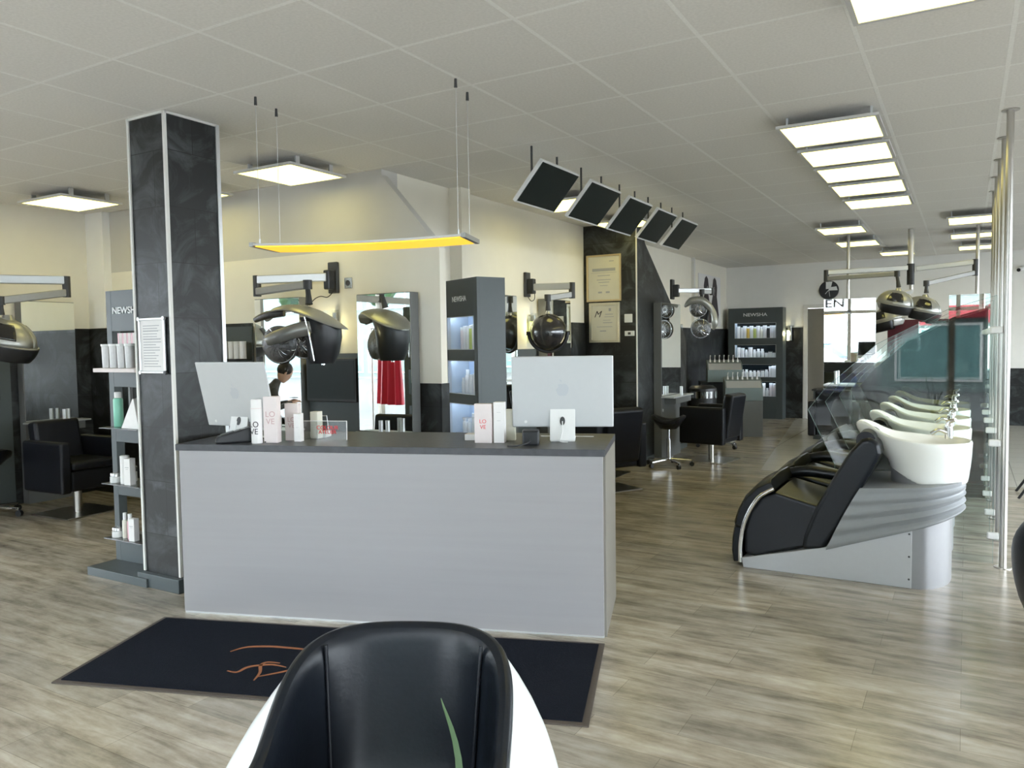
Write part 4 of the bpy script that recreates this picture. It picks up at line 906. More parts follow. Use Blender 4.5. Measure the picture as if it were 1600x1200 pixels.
# ------------------------------------------------------------------ wash units
def wash_unit(label, loc):
    t = thing('wash_unit', label, 'wash basin chair', loc, 0, 'wash chairs with white ceramic basins')
    W_ = .68                       # local y 0..W_, x as in the room
    # plinth with a rounded rear column
    MB().prism([(-1.24, 0), (-.26, 0), (-.26, .29), (-.26, .40), (-.74, .19), (-1.25, .06)], 'y', .0, W_).out('plinth', 'basinbase', t, bevel=.004)
    N = 24; pr = [(-.262, 0.002)]+[(-.25+.19*sin(a), W_/2-(W_/2-.002)*cos(a)) for a in [PI*k/N for k in range(N+1)]]+[(-.262, W_-.002)]
    MB().prism(pr, 'z', .0, .45).out('rear_column', 'basincyl', t, smooth=True)
    for z in (.05, .20, .35): MB().cyl((-.275, -.003, z*.9+.01), (-.275, .002, z*.9+.01), .006, n=10).out('screw', 'darkplastic', t)
    # ridged grey shroud wrapped round the back
    rings = []; K = 40
    base = []
    for a in [PI*k/20 for k in range(21)]: base.append((-.24+.245*sin(a), W_/2-(W_/2+.01)*cos(a)))
    front = [(-.75, W_+.01), (-.75, -.01)]
    def outline(z, bulge):
        f = (z-.18)/.38; xf_ = -.735+.19*f
        pts = []
        for j in range(9): x = xf_+(-.24-xf_)*j/8; pts.append((x, -.01-bulge))
        for a in [PI*k/20 for k in range(1, 20)]: pts.append((-.24+(.245+bulge)*sin(a), W_/2-(W_/2+.01+bulge)*cos(a)))
        for j in range(9): x = -.24+(xf_+.24)*j/8; pts.append((x, W_+.01+bulge))
        return pts
    def zlow(x): return .175+.265*min(1, max(0, (x+.74)/.74))
    RR = []
    M_ = 24
    for i in range(M_+1):
        u = i/M_; bul = .008*sin(u*PI*2*4.2)*min(1, (1-u)*5)
        pts = outline(.18+.38*u, bul); ring = []
        for (x, y) in pts:
            z = zlow(x)+(.575+.045*min(1, max(0, (x+.55)/.5))-zlow(x))*u
            ring.append((x, y, z))
        RR.append(ring)
    MB().loft(RR, True).out('ridged_shroud', 'basingrey', t, smooth=True)
    # seat
    seat = [(-1.20, .075), (-1.26, .11), (-1.265, .25), (-1.22, .38), (-1.15, .475), (-1.05, .515), (-.83, .40), (-.80, .39), (-.88, .165), (-1.17, .08)]
    MB().prism([(-1.17, .075), (-1.235, .09), (-1.24, .24), (-1.20, .37), (-1.13, .465), (-1.04, .505), (-.84, .455), (-.70, .42), (-.86, .17)], 'y', .015, W_-.015).out('seat', 'leather_soft', t, bevel=.02, seg=3)
    # leg rest, thick and rounded, in two pads
    def pad(pts, y0, y1, th, name):
        R = []
        P = [Vector((x, 0, z)) for x, z in pts]
        for i, p in enumerate(P):
            d = (P[min(i+1, len(P)-1)]-P[max(i-1, 0)]).normalized(); n_ = Vector((-d.z, 0, d.x))
            w = th
            R.append([tuple(p+Vector((0, y0, 0))-n_*w), tuple(p+Vector((0, y0-.0, 0))+n_*w*.6), tuple(p+Vector((0, y0+.05, 0))+n_*w*1.15), tuple(p+Vector((0, (y0+y1)/2, 0))+n_*w*1.35), tuple(p+Vector((0, y1-.05, 0))+n_*w*1.15), tuple(p+Vector((0, y1, 0))+n_*w*.6), tuple(p+Vector((0, y1, 0))-n_*w)])
        return MB().loft(R).out(name, 'leather_soft', t, smooth=True, bevel=.006)
    pad([(-1.285, .03), (-1.295, .10), (-1.29, .18), (-1.275, .26)], .01, W_-.01, .03, 'leg_rest')
    pad([(-1.275, .265), (-1.25, .35), (-1.205, .44), (-1.14, .51), (-1.06, .55)], .01, W_-.01, .035, 'seat_front')
    for y in (.02, W_-.02):
        MB().tube([(-1.262, y, .03), (-1.262, y, .14), (-1.245, y, .26), (-1.205, y, .37), (-1.14, y, .47), (-1.05, y, .53)], .016, 12, 5, flat=1).out('chrome_strip', 'chrome', t, smooth=True)
    # armrest at the far side
    MB().tube([(-1.07, W_-.03, .535), (-.95, W_-.03, .555), (-.80, W_-.03, .545), (-.66, W_-.03, .53)], [.035, .04, .04, .035], 14, 4).out('armrest', 'leather_soft', t, smooth=True)
    # back cushion
    MB().prism([(-.88, .16), (-.87, .24), (-.80, .43), (-.68, .66), (-.60, .80), (-.54, .87), (-.49, .885), (-.44, .85), (-.43, .79), (-.52, .60), (-.62, .40), (-.735, .19), (-.76, .165)], 'y', .0, W_).out('backrest', 'leather_soft', t, bevel=.028, seg=4)
    MB().tube([(-.52, .06, .86), (-.52, W_-.06, .86)], [.055, .055], 18).out('headrest_roll', 'leather', t, smooth=True)
    # support drum and bowl
    cy = W_/2
    MB().lathe([(0, .56), (.205, .56), (.205, .68), (0, .68)], (-.195, cy, 0), 40, 1.0, 1.05).out('bowl_support', 'basincyl', t, smooth=True)
    # ceramic: outer wall, slanted below, long neck lip towards the sitter
    N = 48; rings = []
    def plan(k):
        a = 2*PI*k/N; x = cos(a); y = sin(a)
        # egg plan: wide at the back, drawn out to a narrow neck in front (-x)
        r_x = .235 if x > 0 else .42; yw = .255*(1-.42*max(0, -x)**1.3)
        return x, y, -.19+r_x*x, yw*y
    def rimz(x, y):
        f = max(0, (-.19-x)/.42); return .855+.05*f+.10*max(0, (f-.45)/.55)**1.5*(.35+.65*min(1, abs(y)/.10) if f > .6 else 1)
    def ring(fn): return [fn(*plan(k)) for k in range(N)]
    bot = ring(lambda ux, uy, x, y: (-.19+.205*ux if x > -.19 else -.19+.215*ux, cy+.215*uy, .585+.0*x if ux > -.2 else .585+.12*(-ux-.2)))
    bot2 = ring(lambda ux, uy, x, y: (-.19+(.212*ux if ux > 0 else .222*ux), cy+.222*uy, .598 if ux > -.2 else .598+.10*(-ux-.2)))
    lowm = ring(lambda ux, uy, x, y: (-.19+(.222*ux if ux > 0 else .226*ux), cy+.232*uy, .67+.06*max(0, -ux)))
    mid = ring(lambda ux, uy, x, y: (-.19+(.23*ux if ux > 0 else .30*ux), cy+(.245-.04*max(0, -ux))*uy, .74+.04*max(0, -ux)))
    up = ring(lambda ux, uy, x, y: (x if x > -.19 else -.19+(x+.19)*.96, cy+y, rimz(x, y)-.035-.035*max(0, -ux)))
    r1 = ring(lambda ux, uy, x, y: (x, cy+y, rimz(x, y)-.008))
    r2 = ring(lambda ux, uy, x, y: (-.19+(x+.19)*.985, cy+y*.97, rimz(x, y)))
    r3 = ring(lambda ux, uy, x, y: (-.19+(x+.19)*.93, cy+y*.90, rimz(x, y)-.006))
    r4 = ring(lambda ux, uy, x, y: (-.19+(x+.19)*.86, cy+y*.82, rimz(x, y)-.04-.01*(ux > 0)))
    r5 = ring(lambda ux, uy, x, y: (-.17+(x+.19)*.60, cy+y*.62, .755))
    r6 = ring(lambda ux, uy, x, y: (-.17+(x+.19)*.22, cy+y*.25, .725))
    MB().loft([bot, bot2, lowm, mid, up, r1, r2, r3, r4, r5, r6]).out('basin', 'ceramic', t, smooth=True, sub=1)
    f = MB().cyl((-.085, cy+.0, .86), (-.085, cy, .93), .024, n=20).out('tap', 'chrome', t, smooth=True)
    MB().tube([(-.085, cy, .935), (-.085, cy, .965), (-.05, cy-.02, .98)], [.022, .018, .010], 12).out('lever', 'chrome', f, smooth=True)
    MB().tube([(-.10, cy-.02, .90), (-.14, cy-.04, .915), (-.18, cy-.05, .89)], .012, 12, 4).out('spout', 'chrome', f, smooth=True)
    MB().cyl((-.085, cy+.10, .86), (-.085, cy+.10, .95), .018, n=16).out('hand_shower', 'chrome', t, smooth=True)
    return t
u0 = wash_unit('wash chair with white basin, nearest of the row of five', (0, 5.09, 0))
for k in range(1, 5):
    place(copy_tree(u0), (0, 5.09+.785*k, 0), 0, 'wash chair with white basin, %s in the row from the camera' % ('last' if k == 4 else ORD[k]))
# ------------------------------------------------------------------ steel posts and glass dividers
for k in range(5):
    y = 5.83+.785*k; nm = 'nearest' if k == 0 else ('farthest' if k == 4 else ORD[k])
    t = thing('steel_post', 'floor to ceiling steel post, %s of the row behind the wash basins' % nm, 'post', (.22, y, 0), 0, 'steel posts behind the basins')
    MB().cyl((0, 0, .006), (0, 0, CZ-.006), .0215, n=24).out('tube', 'steel', t, smooth=True)
    MB().cyl((0, 0, 0), (0, 0, .006), .05, n=24).out('floor_flange', 'steel', t, smooth=True)
    MB().cyl((0, 0, CZ-.006), (0, 0, CZ), .05, n=24).out('ceiling_flange', 'steel', t, smooth=True)
    g = thing('glass_divider', 'clear glass divider with slanted top, %s in the row between the basins' % nm, 'glass panel', (.165, y, 0), 0, 'glass dividers between the basins')
    pts = [(0, .02), (0, 1.74), (-.27, 1.66), (-.69, 1.44), (-1.02, 1.13), (-1.13, .98), (-.95, .6), (-.95, .02)]
    P = MB(); P.prism(pts, 'y', -.004, .004).out('sheet', 'glass', g)
    e = MB()
    for a, b in zip(pts[:-1], pts[1:]):
        e.bar((a[0], 0, a[1]), (b[0], 0, b[1]), .0082, .002)
    e.out('polished_edge', 'glassedge', g)
    for z in (.20, .80, 1.52):
        MB().box(-.035, .035, -.016, .016, z-.022, z+.022).out('clamp', 'white' if z < 1.6 else 'alu', g, bevel=.010, seg=3)
# ------------------------------------------------------------------ standing mirrors hung from ceiling poles
def hung_station(label, x0, x1, px):
    t = thing('standing_mirror', label, 'mirror', (px, 11.5, 0), 0, 'double mirrors hung on ceiling poles')
    a, b = x0-px, x1-px
    MB().box(a, b, -.012, .012, .62, 2.02).out('backing_board', 'alu', t)
    MB().box(a+.003, b-.003, -.0165, -.0125, .64, 2.017).out('mirror', 'mirror', t)
    MB().cyl((0, .03, 2.0), (0, .03, CZ-.002), .022, n=18).out('pole', 'steel', t, smooth=True)
    MB().box(a+.03, b-.03, -.24, -.02, .84, .865).out('shelf', 'alu', t, bevel=.002)
    MB().cyl((a+.17, -.12, .865), (a+.17, -.12, 1.04), .022, n=16).out('tool_holder', 'alu', t, smooth=True)
    MB().box(a, b, -.02, .06, .0, .62).out('lower_panel', 'cab', t, bevel=.003)
    return t
hung_station('standing mirror on a ceiling pole, left one, reflecting the front window', -1.70, -1.05, -1.40)
hung_station('standing mirror on a ceiling pole, right one beside the steel posts', -.20, .36, .11)
t = thing('styling_bench', 'dark low cabinet standing left of the left hung mirror', 'cabinet', (-1.52, 12.35, 0))
MB().box(-.42, .42, -.2, .2, 0, .72).out('body', 'cab', t, bevel=.004); MB().box(-.44, .44, -.22, .22, .72, .745).out('top', 'black', t, bevel=.003)
t = thing('mirror_station', 'burgundy backed mirror station seen through the glass dividers', 'mirror station', (-.62, 13.2, 0), 0, None)
MB().box(-.42, .42, -.03, .03, 0, 1.75).out('slab', 'burgundy', t, bevel=.004)
MB().box(.0, .36, -.036, -.031, .85, 1.72).out('mirror', 'mirror', t)
MB().box(-.42, .42, -.25, -.03, .80, .82).out('shelf', 'alu', t, bevel=.002)
for x in (-.25, -.15): MB().cyl((x, -.14, .82), (x, -.14, 1.0), .02, n=14).out('tool_holder', 'white', t, smooth=True)
# ------------------------------------------------------------------ people
def person(label, loc, rz, top_m, hair_m, pose, bun=False, phone=False, cape=False):
    t = thing('person', label, 'person', loc, rz)
    me = bpy.data.meshes.new('body'); V = []; E = []; Rr = []
    def v(p, r): V.append(p); Rr.append(r); return len(V)-1
    # seated, facing +X, seat height .47
    pel = v((0, 0, .54), .13); w = v((.02, 0, .68), .115); ch = v((.06*pose+.02, 0, .88), .13); ne = v((.10*pose+.03, 0, 1.04), .055); hd0 = v((.13*pose+.03, 0, 1.10), .06)
    E += [(pel, w), (w, ch), (ch, ne), (ne, hd0)]
    for s in (-1, 1):
        sh = v((.06*pose+.02, s*.155, .96), .055); el = v((.12, s*.23, .74), .042); wr = v((.34, s*.08, .74+.06*phone), .028)
        E += [(ch, sh), (sh, el), (el, wr)]
        hip = v((.05, s*.10, .53), .095); kn = v((.45, s*.12, .53), .065); an = v((.47, s*.12, .10), .045); toe = v((.62, s*.12, .04), .035)
        E += [(pel, hip), (hip, kn), (kn, an), (an, toe)]
    me.from_pydata(V, E, []); me.materials.append(M[top_m]); o = bpy.data.objects.new('body', me); C.objects.link(o); o.parent = t
    sk = o.modifiers.new('skin', 'SKIN'); me.skin_vertices[0].data
    for i, r in enumerate(Rr): me.skin_vertices[0].data[i].radius = (r, r)
    me.skin_vertices[0].data[0].use_root = True
    q = o.modifiers.new('sub', 'SUBSURF'); q.levels = 2; q.render_levels = 2
    hx, hz = .13*pose+.05, 1.20
    h = MB()
    for i in range(13):
        pass
    rings = []
    for (dz, rx_, ry_, off) in ((-.13, .02, .02, .03), (-.125, .045, .04, .025), (-.09, .068, .055, .015), (-.04, .082, .066, .004), (.0, .09, .072, 0), (.05, .092, .074, -.004), (.09, .078, .064, -.006), (.115, .045, .04, -.006), (.12, .01, .01, -.006)):
        ring_ = []
        for k in range(20):
            a = 2*PI*k/20; nx = 0
            if k == 0 and -.05 < dz < .02: nx = .02
            ring_.append((hx+off+(rx_+nx)*cos(a), ry_*sin(a), hz+dz))
        rings.append(ring_)
    tiltm = Matrix.Translation((hx, 0, hz-.1)) @ Matrix.Rotation(radians(28*pose), 4, 'Y') @ Matrix.Translation((-hx, 0, -(hz-.1)))
    hd = h.loft(rings).xf(tiltm).out('head', 'skin', t, smooth=True, sub=1)
    for s in (-1, 1):
        MB().sph((hx+.083, s*.03, hz+.0), .012, n=10, m=8).xf(tiltm).out('eye', 'white', hd, smooth=True)
        MB().sph((hx+.0, s*.074, hz-.01), .014, .008, .028, n=10, m=8).xf(tiltm).out('ear', 'skin', hd, smooth=True)
    MB().tube([(hx+.08, -.022, hz-.06), (hx+.09, 0, hz-.062), (hx+.08, .022, hz-.06)], .006, 8).xf(tiltm).out('mouth', 'rose', hd, smooth=True)
    hr = MB().sph((hx-.018, 0, hz+.03), .098, .086, .10, 24, 14)
    if bun: hr.sph((hx-.07, 0, hz+.13), .05, n=14, m=10)
    else: hr.sph((hx-.06, 0, hz-.04), .07, .085, .12, 16, 12)
    hr.xf(tiltm).out('hair', hair_m, t, smooth=True)
    for s in (-1, 1):
        hz_ = .745+.06*phone
        hn = MB().tube([(.33, s*.085, hz_), (.37, s*.07, hz_), (.41, s*.06, hz_+.005)], [.026, .034, .026], 12, 2, flat=.55)
        for f_ in range(4):
            l_ = (.058, .068, .064, .05)[f_]; y0 = s*.06+s*(.026-.017*f_)
            hn.tube([(.405, y0, hz_+.005), (.405+l_*.5, y0-s*.004, hz_+.012), (.405+l_*.8, y0-s*.012, hz_-.01)], [.009, .0085, .007], 8)
        hn.tube([(.36, s*.045, hz_+.01), (.385, s*.025, hz_+.02), (.41, s*.018, hz_+.022)], [.011, .010, .008], 8)
        hn.out('hand', 'skin', t, smooth=True)
    if cape:
        MB().lathe([(.09, 1.03), (.17, .97), (.24, .86), (.28, .65), (.34, .45), (.33, .44), (.26, .65), (.22, .86), (.15, .95), (.08, 1.01)], (.05, 0, 0), 32).out('cape', 'burgundy', t, smooth=True)
    return t
p = person('person with dark hair in a bun and dark jacket, seated at the left wall', (-7.60, 2.75, -.02), radians(-60), 'cloth', 'darkhair', 1.3, bun=True, phone=True)
t = thing('phone', 'dark phone in the hands of the seated person', 'phone', (-7.41, 2.42, .83), radians(-60)); MB().box(-.04, .04, -.075, .075, .0, .009).out('case', 'black', t, bevel=.003)
t = thing('bench', 'dark upholstered bench under the person at the left wall', 'bench', (-7.60, 2.78, 0), radians(-60))
MB().box(-.22, .24, -.26, .26, .36, .44).out('seat', 'leather', t, bevel=.02, seg=3); 
for a in (-.18, .20):
    for b in (-.22, .22): MB().box(a-.02, a+.02, b-.02, b+.02, 0, .36).out('leg', 'black', t)
# garment rack with the red cape
t = thing('garment_rack', 'steel garment rack near the left window, seen in a mirror', 'rack', (-6.55, 1.55, 0), radians(20))
MB().cyl((-.45, 0, 0), (-.45, 0, 1.72), .014, n=14).cyl((.45, 0, 0), (.45, 0, 1.72), .014, n=14).cyl((-.47, 0, 1.72), (.47, 0, 1.72), .014, n=14).out('frame', 'steel', t, smooth=True)
MB().bar((-.45, -.22, .02), (-.45, .22, .02), .03, .03).bar((.45, -.22, .02), (.45, .22, .02), .03, .03).out('foot', 'steel', t)
t = thing('salon_cape', 'bright red salon cape hanging, seen in the mirror behind the desk', 'cape', (-6.55, 1.55, 1.66), radians(20))
R = []
for (z, w_, d_) in ((0, .02, .02), (-.03, .09, .04), (-.07, .20, .05), (-.14, .25, .06), (-.5, .27, .07), (-.95, .30, .09)):
    R.append([((w_*(1+.0*cos(9*a)))*cos(a), (d_*(1+.35*cos(11*a)*(z < -.1)))*sin(a), z) for a in [2*PI*k/64 for k in range(64)]])
MB().loft(R).out('fabric', 'redcape', t, smooth=True)
MB().tube([(0, 0, -.02), (0, 0, .03), (.02, 0, .06), (.0, 0, .075)], .004, 8, 3).out('hanger_hook', 'chrome', t, smooth=True)
#@@DISPLAYS
# ------------------------------------------------------------------ open display tower left of the pillar
t = thing('display_tower', 'open anthracite display tower lettered NEWSHA, left of the pillar', 'shelf', (-4.99, 3.17, 0), 0)
pf = MB(); WD = .66; HT = 1.87
pf.box(0, .055, 0, .06, .0, HT).box(WD-.055, WD, 0, .06, 0, HT).box(.055, WD-.055, 0, .06, 1.60, HT)
for z0, z1 in ((1.23, 1.355), (.86, .977), (.50, .614), (.03, .256)): pf.box(.055, WD-.055, 0, .06, z0, z1)
pf.out('frame', 'cab', t, bevel=.002)
MB().box(.16, .18, .03, .05, .977, 1.23).out('inner_post', 'frame', t)
MB().prism([(.0, 0), (-.0, -.205), (.62, -.205), (.62, 0)], 'z', 0, .055).out('foot', 'cab', t, bevel=.003)
text('lettering', 'NEWSHA', .062, 'lettersilver', t, (.22, -.003, 1.735), (PI/2, 0, 0), .001, sx=1.15)
for z in (.977, .614, .256): MB().box(.14, .53, -.17, -.001, z-.006, z).out('glass_shelf', 'shelfmetal', t, bevel=.001)
MB().box(.10, .53, -.17, -.001, 1.335, 1.36).out('top_shelf', 'pinkcard', t, bevel=.002)
DG = 'hair products on the display tower left of the pillar'
ox, oy = -4.99, 3.17
for k in range(4):
    tt = thing('tube', 'ribbed silver-white tub on the top shelf, %s from the left' % ORD[k], 'tube', (ox+.135+k*.082, oy-.09-(.0), 1.361), 0, DG)
    MB().lathe([(0, 0), (.030, 0), (.033, .14), (0, .14)], n=24).out('body', 'tubsilver', tt, smooth=True); MB().lathe([(0, .141), (.037, .141), (.037, .155), (0, .155)], n=24).out('lid', 'white', tt, smooth=True)
for k in range(4):
    tt = thing('product_box', 'pink striped carton at the back of the top shelf, %s from the left' % ORD[k], 'box', (ox+.215+k*.047, oy-.03, 1.361), 0, DG)
    MB().box(-.022, .022, -.02, .02, 0, .225).out('carton', 'pinkcard', tt, bevel=.001); MB().box(-.0222, -.008, -.0205, -.0201, .0, .225).out('stripe', 'rose', tt)
bottle((ox+.215, oy-.08, .978), .030, .225, 'green', 'mint green spray bottle with white cap on the second shelf', DG, capf=.17)
tt = thing('price_stand', 'white tent card on the second shelf beside the pillar', 'card', (ox+.42, oy-.10, .978), 0, DG)
MB().prism([(-.09, 0), (.09, 0), (.045, .19), (.035, .19)], 'y', -.04, .04).out('card', 'whitecard', tt)
def jar(loc, r, h, label, cap='capgrey'):
    tt = thing('cream_jar', label, 'jar', loc, 0, DG)
    MB().lathe([(0, 0), (r*.97, 0), (r, .004), (r, h*.62), (0, h*.62)], n=28).out('body', 'white', tt, smooth=True); MB().lathe([(0, h*.625), (r*.94, h*.625), (r*.94, h-.002), (r*.9, h), (0, h)], n=28).out('lid', cap, tt, smooth=True)
def tcarton(loc, w, d, h, label, m='whitecard', rz=0):
    tt = thing('product_box', label, 'box', loc, rz, DG); MB().box(-w/2, w/2, -d/2, d/2, 0, h).out('carton', m, tt, bevel=.001)
    MB().box(-w*.3, w*.3, -d/2-.0006, -d/2-.0001, h*.66, h*.68).box(-w*.2, w*.2, -d/2-.0006, -d/2-.0001, h*.6, h*.61).out('print', 'inkgrey', tt)
jar((ox+.205, oy-.11, .615), .035, .062, 'wide white jar with silver lid on the third shelf')
jar((ox+.262, oy-.035, .615), .032, .10, 'white jar half hidden behind the tall tube on the third shelf')
can((ox+.305, oy-.11, .615), .028, .182, 'whitecard', 'tall white tube on the third shelf right of the wide jar', DG)
tcarton((ox+.385, oy-.13, .615), .052, .045, .170, 'tall narrow white carton on the third shelf', rz=.15)
jar((ox+.47, oy-.07, .615), .032, .09, 'white jar with dark lid beside the pillar on the third shelf', 'darkplastic')
jar((ox+.205, oy-.11, .257), .037, .062, 'wide white jar with silver lid on the lowest shelf')
bottle((ox+.285, oy-.11, .257), .018, .165, 'cream', 'slim cream pump bottle on the lowest shelf', DG, capf=.28)
bottle((ox+.345, oy-.115, .257), .018, .165, 'rose', 'slim pink pump bottle on the lowest shelf', DG, capf=.28)
tcarton((ox+.41, oy-.135, .257), .048, .04, .145, 'white carton at the front right of the lowest shelf', rz=.15)
jar((ox+.27, oy-.045, .257), .03, .10, 'white jar behind the slim bottles on the lowest shelf')
# ------------------------------------------------------------------ lit product cabinets
def lit_cabinet(name_lbl, loc, rz, w, d, h, niches, nx0, nx1, ts, tz, glow='nicheglow', back='screen'):
    t = thing('product_cabinet', name_lbl, 'cabinet', loc, rz, 'anthracite product cabinets with lit niches')
    f = MB().box(0, nx0, 0, .03, 0, h).box(nx1, w, 0, .03, 0, h); zz = [0]+[z for n_ in niches for z in n_]+[h]
    for a, b in zip(zz[::2], zz[1::2]): f.box(nx0, nx1, 0, .03, a, b)
    f.out('front_frame', 'cab', t, bevel=.0015)
    MB().box(0, .02, .03, d, 0, h).box(w-.02, w, .03, d, 0, h).box(.02, w-.02, d-.02, d, 0, h).box(.02, w-.02, .03, d-.02, h-.02, h).out('carcass', 'cab', t)
    for (z0, z1) in niches:
        nb = MB().box(nx0-.005, nx1+.005, .03, .21, z0-.012, z0-.001).box(nx0-.015, nx0-.005, .03, .21, z0, z1+.02).box(nx1+.005, nx1+.015, .03, .21, z0, z1+.02).box(nx0-.005, nx1+.005, .03, .21, z1+.02, z1+.03)
        q_ = nb.out('niche', 'nichewhite', t)
        MB().box(nx0-.005, nx1+.005, .21, .215, z0, z1+.02).out('niche_back', back, q_)
        MB().box(nx0+.01, nx1-.01, .033, .043, z1+.008, z1+.018).out('light_strip', glow, q_)
        e_ = .005; MB().box(nx0, nx1, -.002, .03, z0, z0+e_).box(nx0, nx1, -.002, .03, z1-e_, z1).box(nx0, nx0+e_, -.002, .03, z0+e_, z1-e_).box(nx1-e_, nx1, -.002, .03, z0+e_, z1-e_).out('trim', 'alu', q_)
    text('lettering', 'NEWSHA', ts, 'lettersilver', t, (w/2 if w > .8 else .26, -.002, tz), (PI/2, 0, 0), .001, sx=1.25 if w > .8 else .9)
    return t
# far cabinet: front plane y=15.0
cx0, cy0 = -3.93, 14.98
niF = [(.42, .74), (.77, 1.10), (1.14, 1.48), (1.53, 1.80)]
niF = [(.42, .70), (.78, 1.02), (1.15, 1.39), (1.51, 1.80)]
lit_cabinet('far anthracite product cabinet lettered NEWSHA with four lit niches', (cx0, cy0, 0), 0, 1.0, .30, 2.08, niF, .12, .88, .085, 1.95)
def niche_row(items, x0, x1, loc, rz, y, z, where, group):
    """items: list of (kind, r, h, material); spread evenly between x0 and x1"""
    n_ = len(items); c_, s_ = cos(rz), sin(rz)
    for k, (kd, r, hh, m) in enumerate(items):
        x = x0+(x1-x0)*(k+.5)/n_; yy = y
        p_ = (loc[0]+x*c_-yy*s_, loc[1]+x*s_+yy*c_, z+.0)
        nm_ = {'b': 'bottle', 't': 'tube', 'j': 'jar', 'c': 'box'}[kd]
        col = {'whitecard': 'white', 'white': 'white', 'cream': 'cream', 'amber': 'amber yellow', 'lime': 'lime green', 'black': 'black', 'capgrey': 'silver', 'pinkcard': 'pale pink', 'rose': 'rose'}[m]
        lb = '%s %s %s, %s from the left' % (col, nm_, where, ORD[k])
        if kd == 'b': bottle(p_, r, hh, m, lb, group, n=12, rz=rz)
        elif kd == 't': can(p_, r, hh, m, lb, group, rz=rz)
        elif kd == 'j': can(p_, r, hh, m, lb, group, cap='black', rz=rz, cat='jar', name='jar')
        else: tag(MB().box(-r, r, -r*.8, r*.8, 0, hh).xf(Matrix.Identity(4)).out('product_box', m, bevel=.001), lb, 'box', group); bpy.data.objects[-1] if False else None
        if kd == 'c':
            o = C.objects[-1]; o.location = p_; o.rotation_euler = (0, 0, rz)
FG = 'hair products in the niches of the far cabinet'
r1_ = [('t', .036, .23, 'whitecard'), ('t', .030, .21, 'whitecard'), ('t', .034, .235, 'whitecard'), ('t', .030, .22, 'amber'), ('t', .034, .235, 'whitecard'), ('t', .028, .215, 'lime'), ('t', .034, .235, 'whitecard'), ('b', .030, .22, 'cream'), ('t', .036, .24, 'whitecard'), ('t', .028, .22, 'black'), ('t', .034, .235, 'whitecard'), ('t', .030, .235, 'whitecard')]
r2_ = [('t', .036, .19, 'whitecard'), ('t', .036, .18, 'whitecard'), ('b', .030, .15, 'white'), ('t', .040, .19, 'whitecard'), ('b', .034, .15, 'white'), ('b', .034, .16, 'white'), ('b', .034, .16, 'white'), ('j', .034, .10, 'white'), ('j', .040, .12, 'white'), ('j', .044, .10, 'white')]
r3_ = [('b', .028, .15, 'white'), ('b', .034, .14, 'white'), ('b', .034, .14, 'white'), ('b', .034, .12, 'white'), ('b', .034, .12, 'white'), ('b', .034, .12, 'white'), ('j', .034, .14, 'white'), ('b', .034, .14, 'white'), ('t', .032, .20, 'whitecard'), ('c', .045, .21, 'whitecard')]
r4_ = [('b', .024, .20, 'white'), ('b', .032, .19, 'white'), ('b', .032, .18, 'white'), ('b', .032, .175, 'white'), ('b', .032, .18, 'white'), ('b', .026, .20, 'white'), ('t', .034, .24, 'whitecard'), ('t', .034, .24, 'whitecard'), ('b', .028, .15, 'white'), ('t', .032, .245, 'pinkcard'), ('t', .032, .24, 'pinkcard')]
for its, (z0, z1), nm in zip((r4_, r3_, r2_, r1_), niF, ('lowest', 'third', 'second', 'top')):
    niche_row(its, .13, .87, (cx0, cy0), 0, .115, z0, 'in the %s niche of the far cabinet' % nm, FG)
# near cabinet
mx0, my0 = -3.88, 5.52; mrz = math.atan2(5.28-5.52, -3.39+3.88); mw = math.hypot(.49, .24)
niM = [(.42, .66), (.72, .985), (1.065, 1.345), (1.435, 1.71)]
lit_cabinet('tall anthracite cabinet lettered NEWSHA behind the desk, lit niches facing left', (mx0, my0, 0), mrz, mw, .27, 2.02, niM, .05, mw-.055, .062, 1.855, back='nicheback_lit')
MG = 'hair products in the lit cabinet behind the desk'
s1 = [('t', .022, .19, 'pinkcard'), ('t', .022, .20, 'whitecard'), ('t', .022, .20, 'whitecard'), ('t', .022, .205, 'lime'), ('t', .022, .21, 'whitecard'), ('t', .022, .21, 'whitecard'), ('t', .020, .21, 'black'), ('t', .020, .21, 'whitecard')]
s2 = [('b', .022, .13, 'white'), ('b', .024, .20, 'whitecard'), ('t', .024, .16, 'whitecard'), ('t', .022, .17, 'whitecard'), ('j', .028, .07, 'white'), ('b', .024, .20, 'capgrey')]
s3 = [('b', .024, .13, 'white'), ('b', .024, .13, 'white'), ('t', .022, .18, 'whitecard'), ('b', .024, .15, 'white'), ('t', .024, .19, 'whitecard')]
for its, (z0, z1), nm in zip((s3, s2, s1), niM[1:], ('third', 'second', 'top')):
    niche_row(its, .10, mw-.06, (mx0, my0), mrz, .11, z0, 'in the %s niche, cabinet behind the desk' % nm, MG)
# ------------------------------------------------------------------ certificates, notice, small wall things
def framed(label, x, z, w, h, fm, fw, lines, script=None, name='framed_certificate'):
    t = thing(name, label, 'certificate', (x, 8.73, z)); 
    MB().box(-w/2, w/2, -.025, 0, -h/2, -h/2+fw).box(-w/2, w/2, -.025, 0, h/2-fw, h/2).box(-w/2, -w/2+fw, -.025, 0, -h/2+fw, h/2-fw).box(w/2-fw, w/2, -.025, 0, -h/2+fw, h/2-fw).out('frame', fm, t, bevel=.003)
    MB().box(-w/2+fw, w/2-fw, -.012, -.002, -h/2+fw, h/2-fw).out('paper', 'paper', t)
    ln = MB()
    for (lx, lz, lw, lh) in lines: ln.box(lx-lw/2, lx+lw/2, -.0128, -.0121, lz-lh/2, lz+lh/2)
    ln.out('print', 'inkgrey', t)
    if script: text('lettering', script[0], script[1], 'ink', t, (script[2], -.0135, script[3]), (PI/2, 0, 0), .0006, shear=.4)
    return t
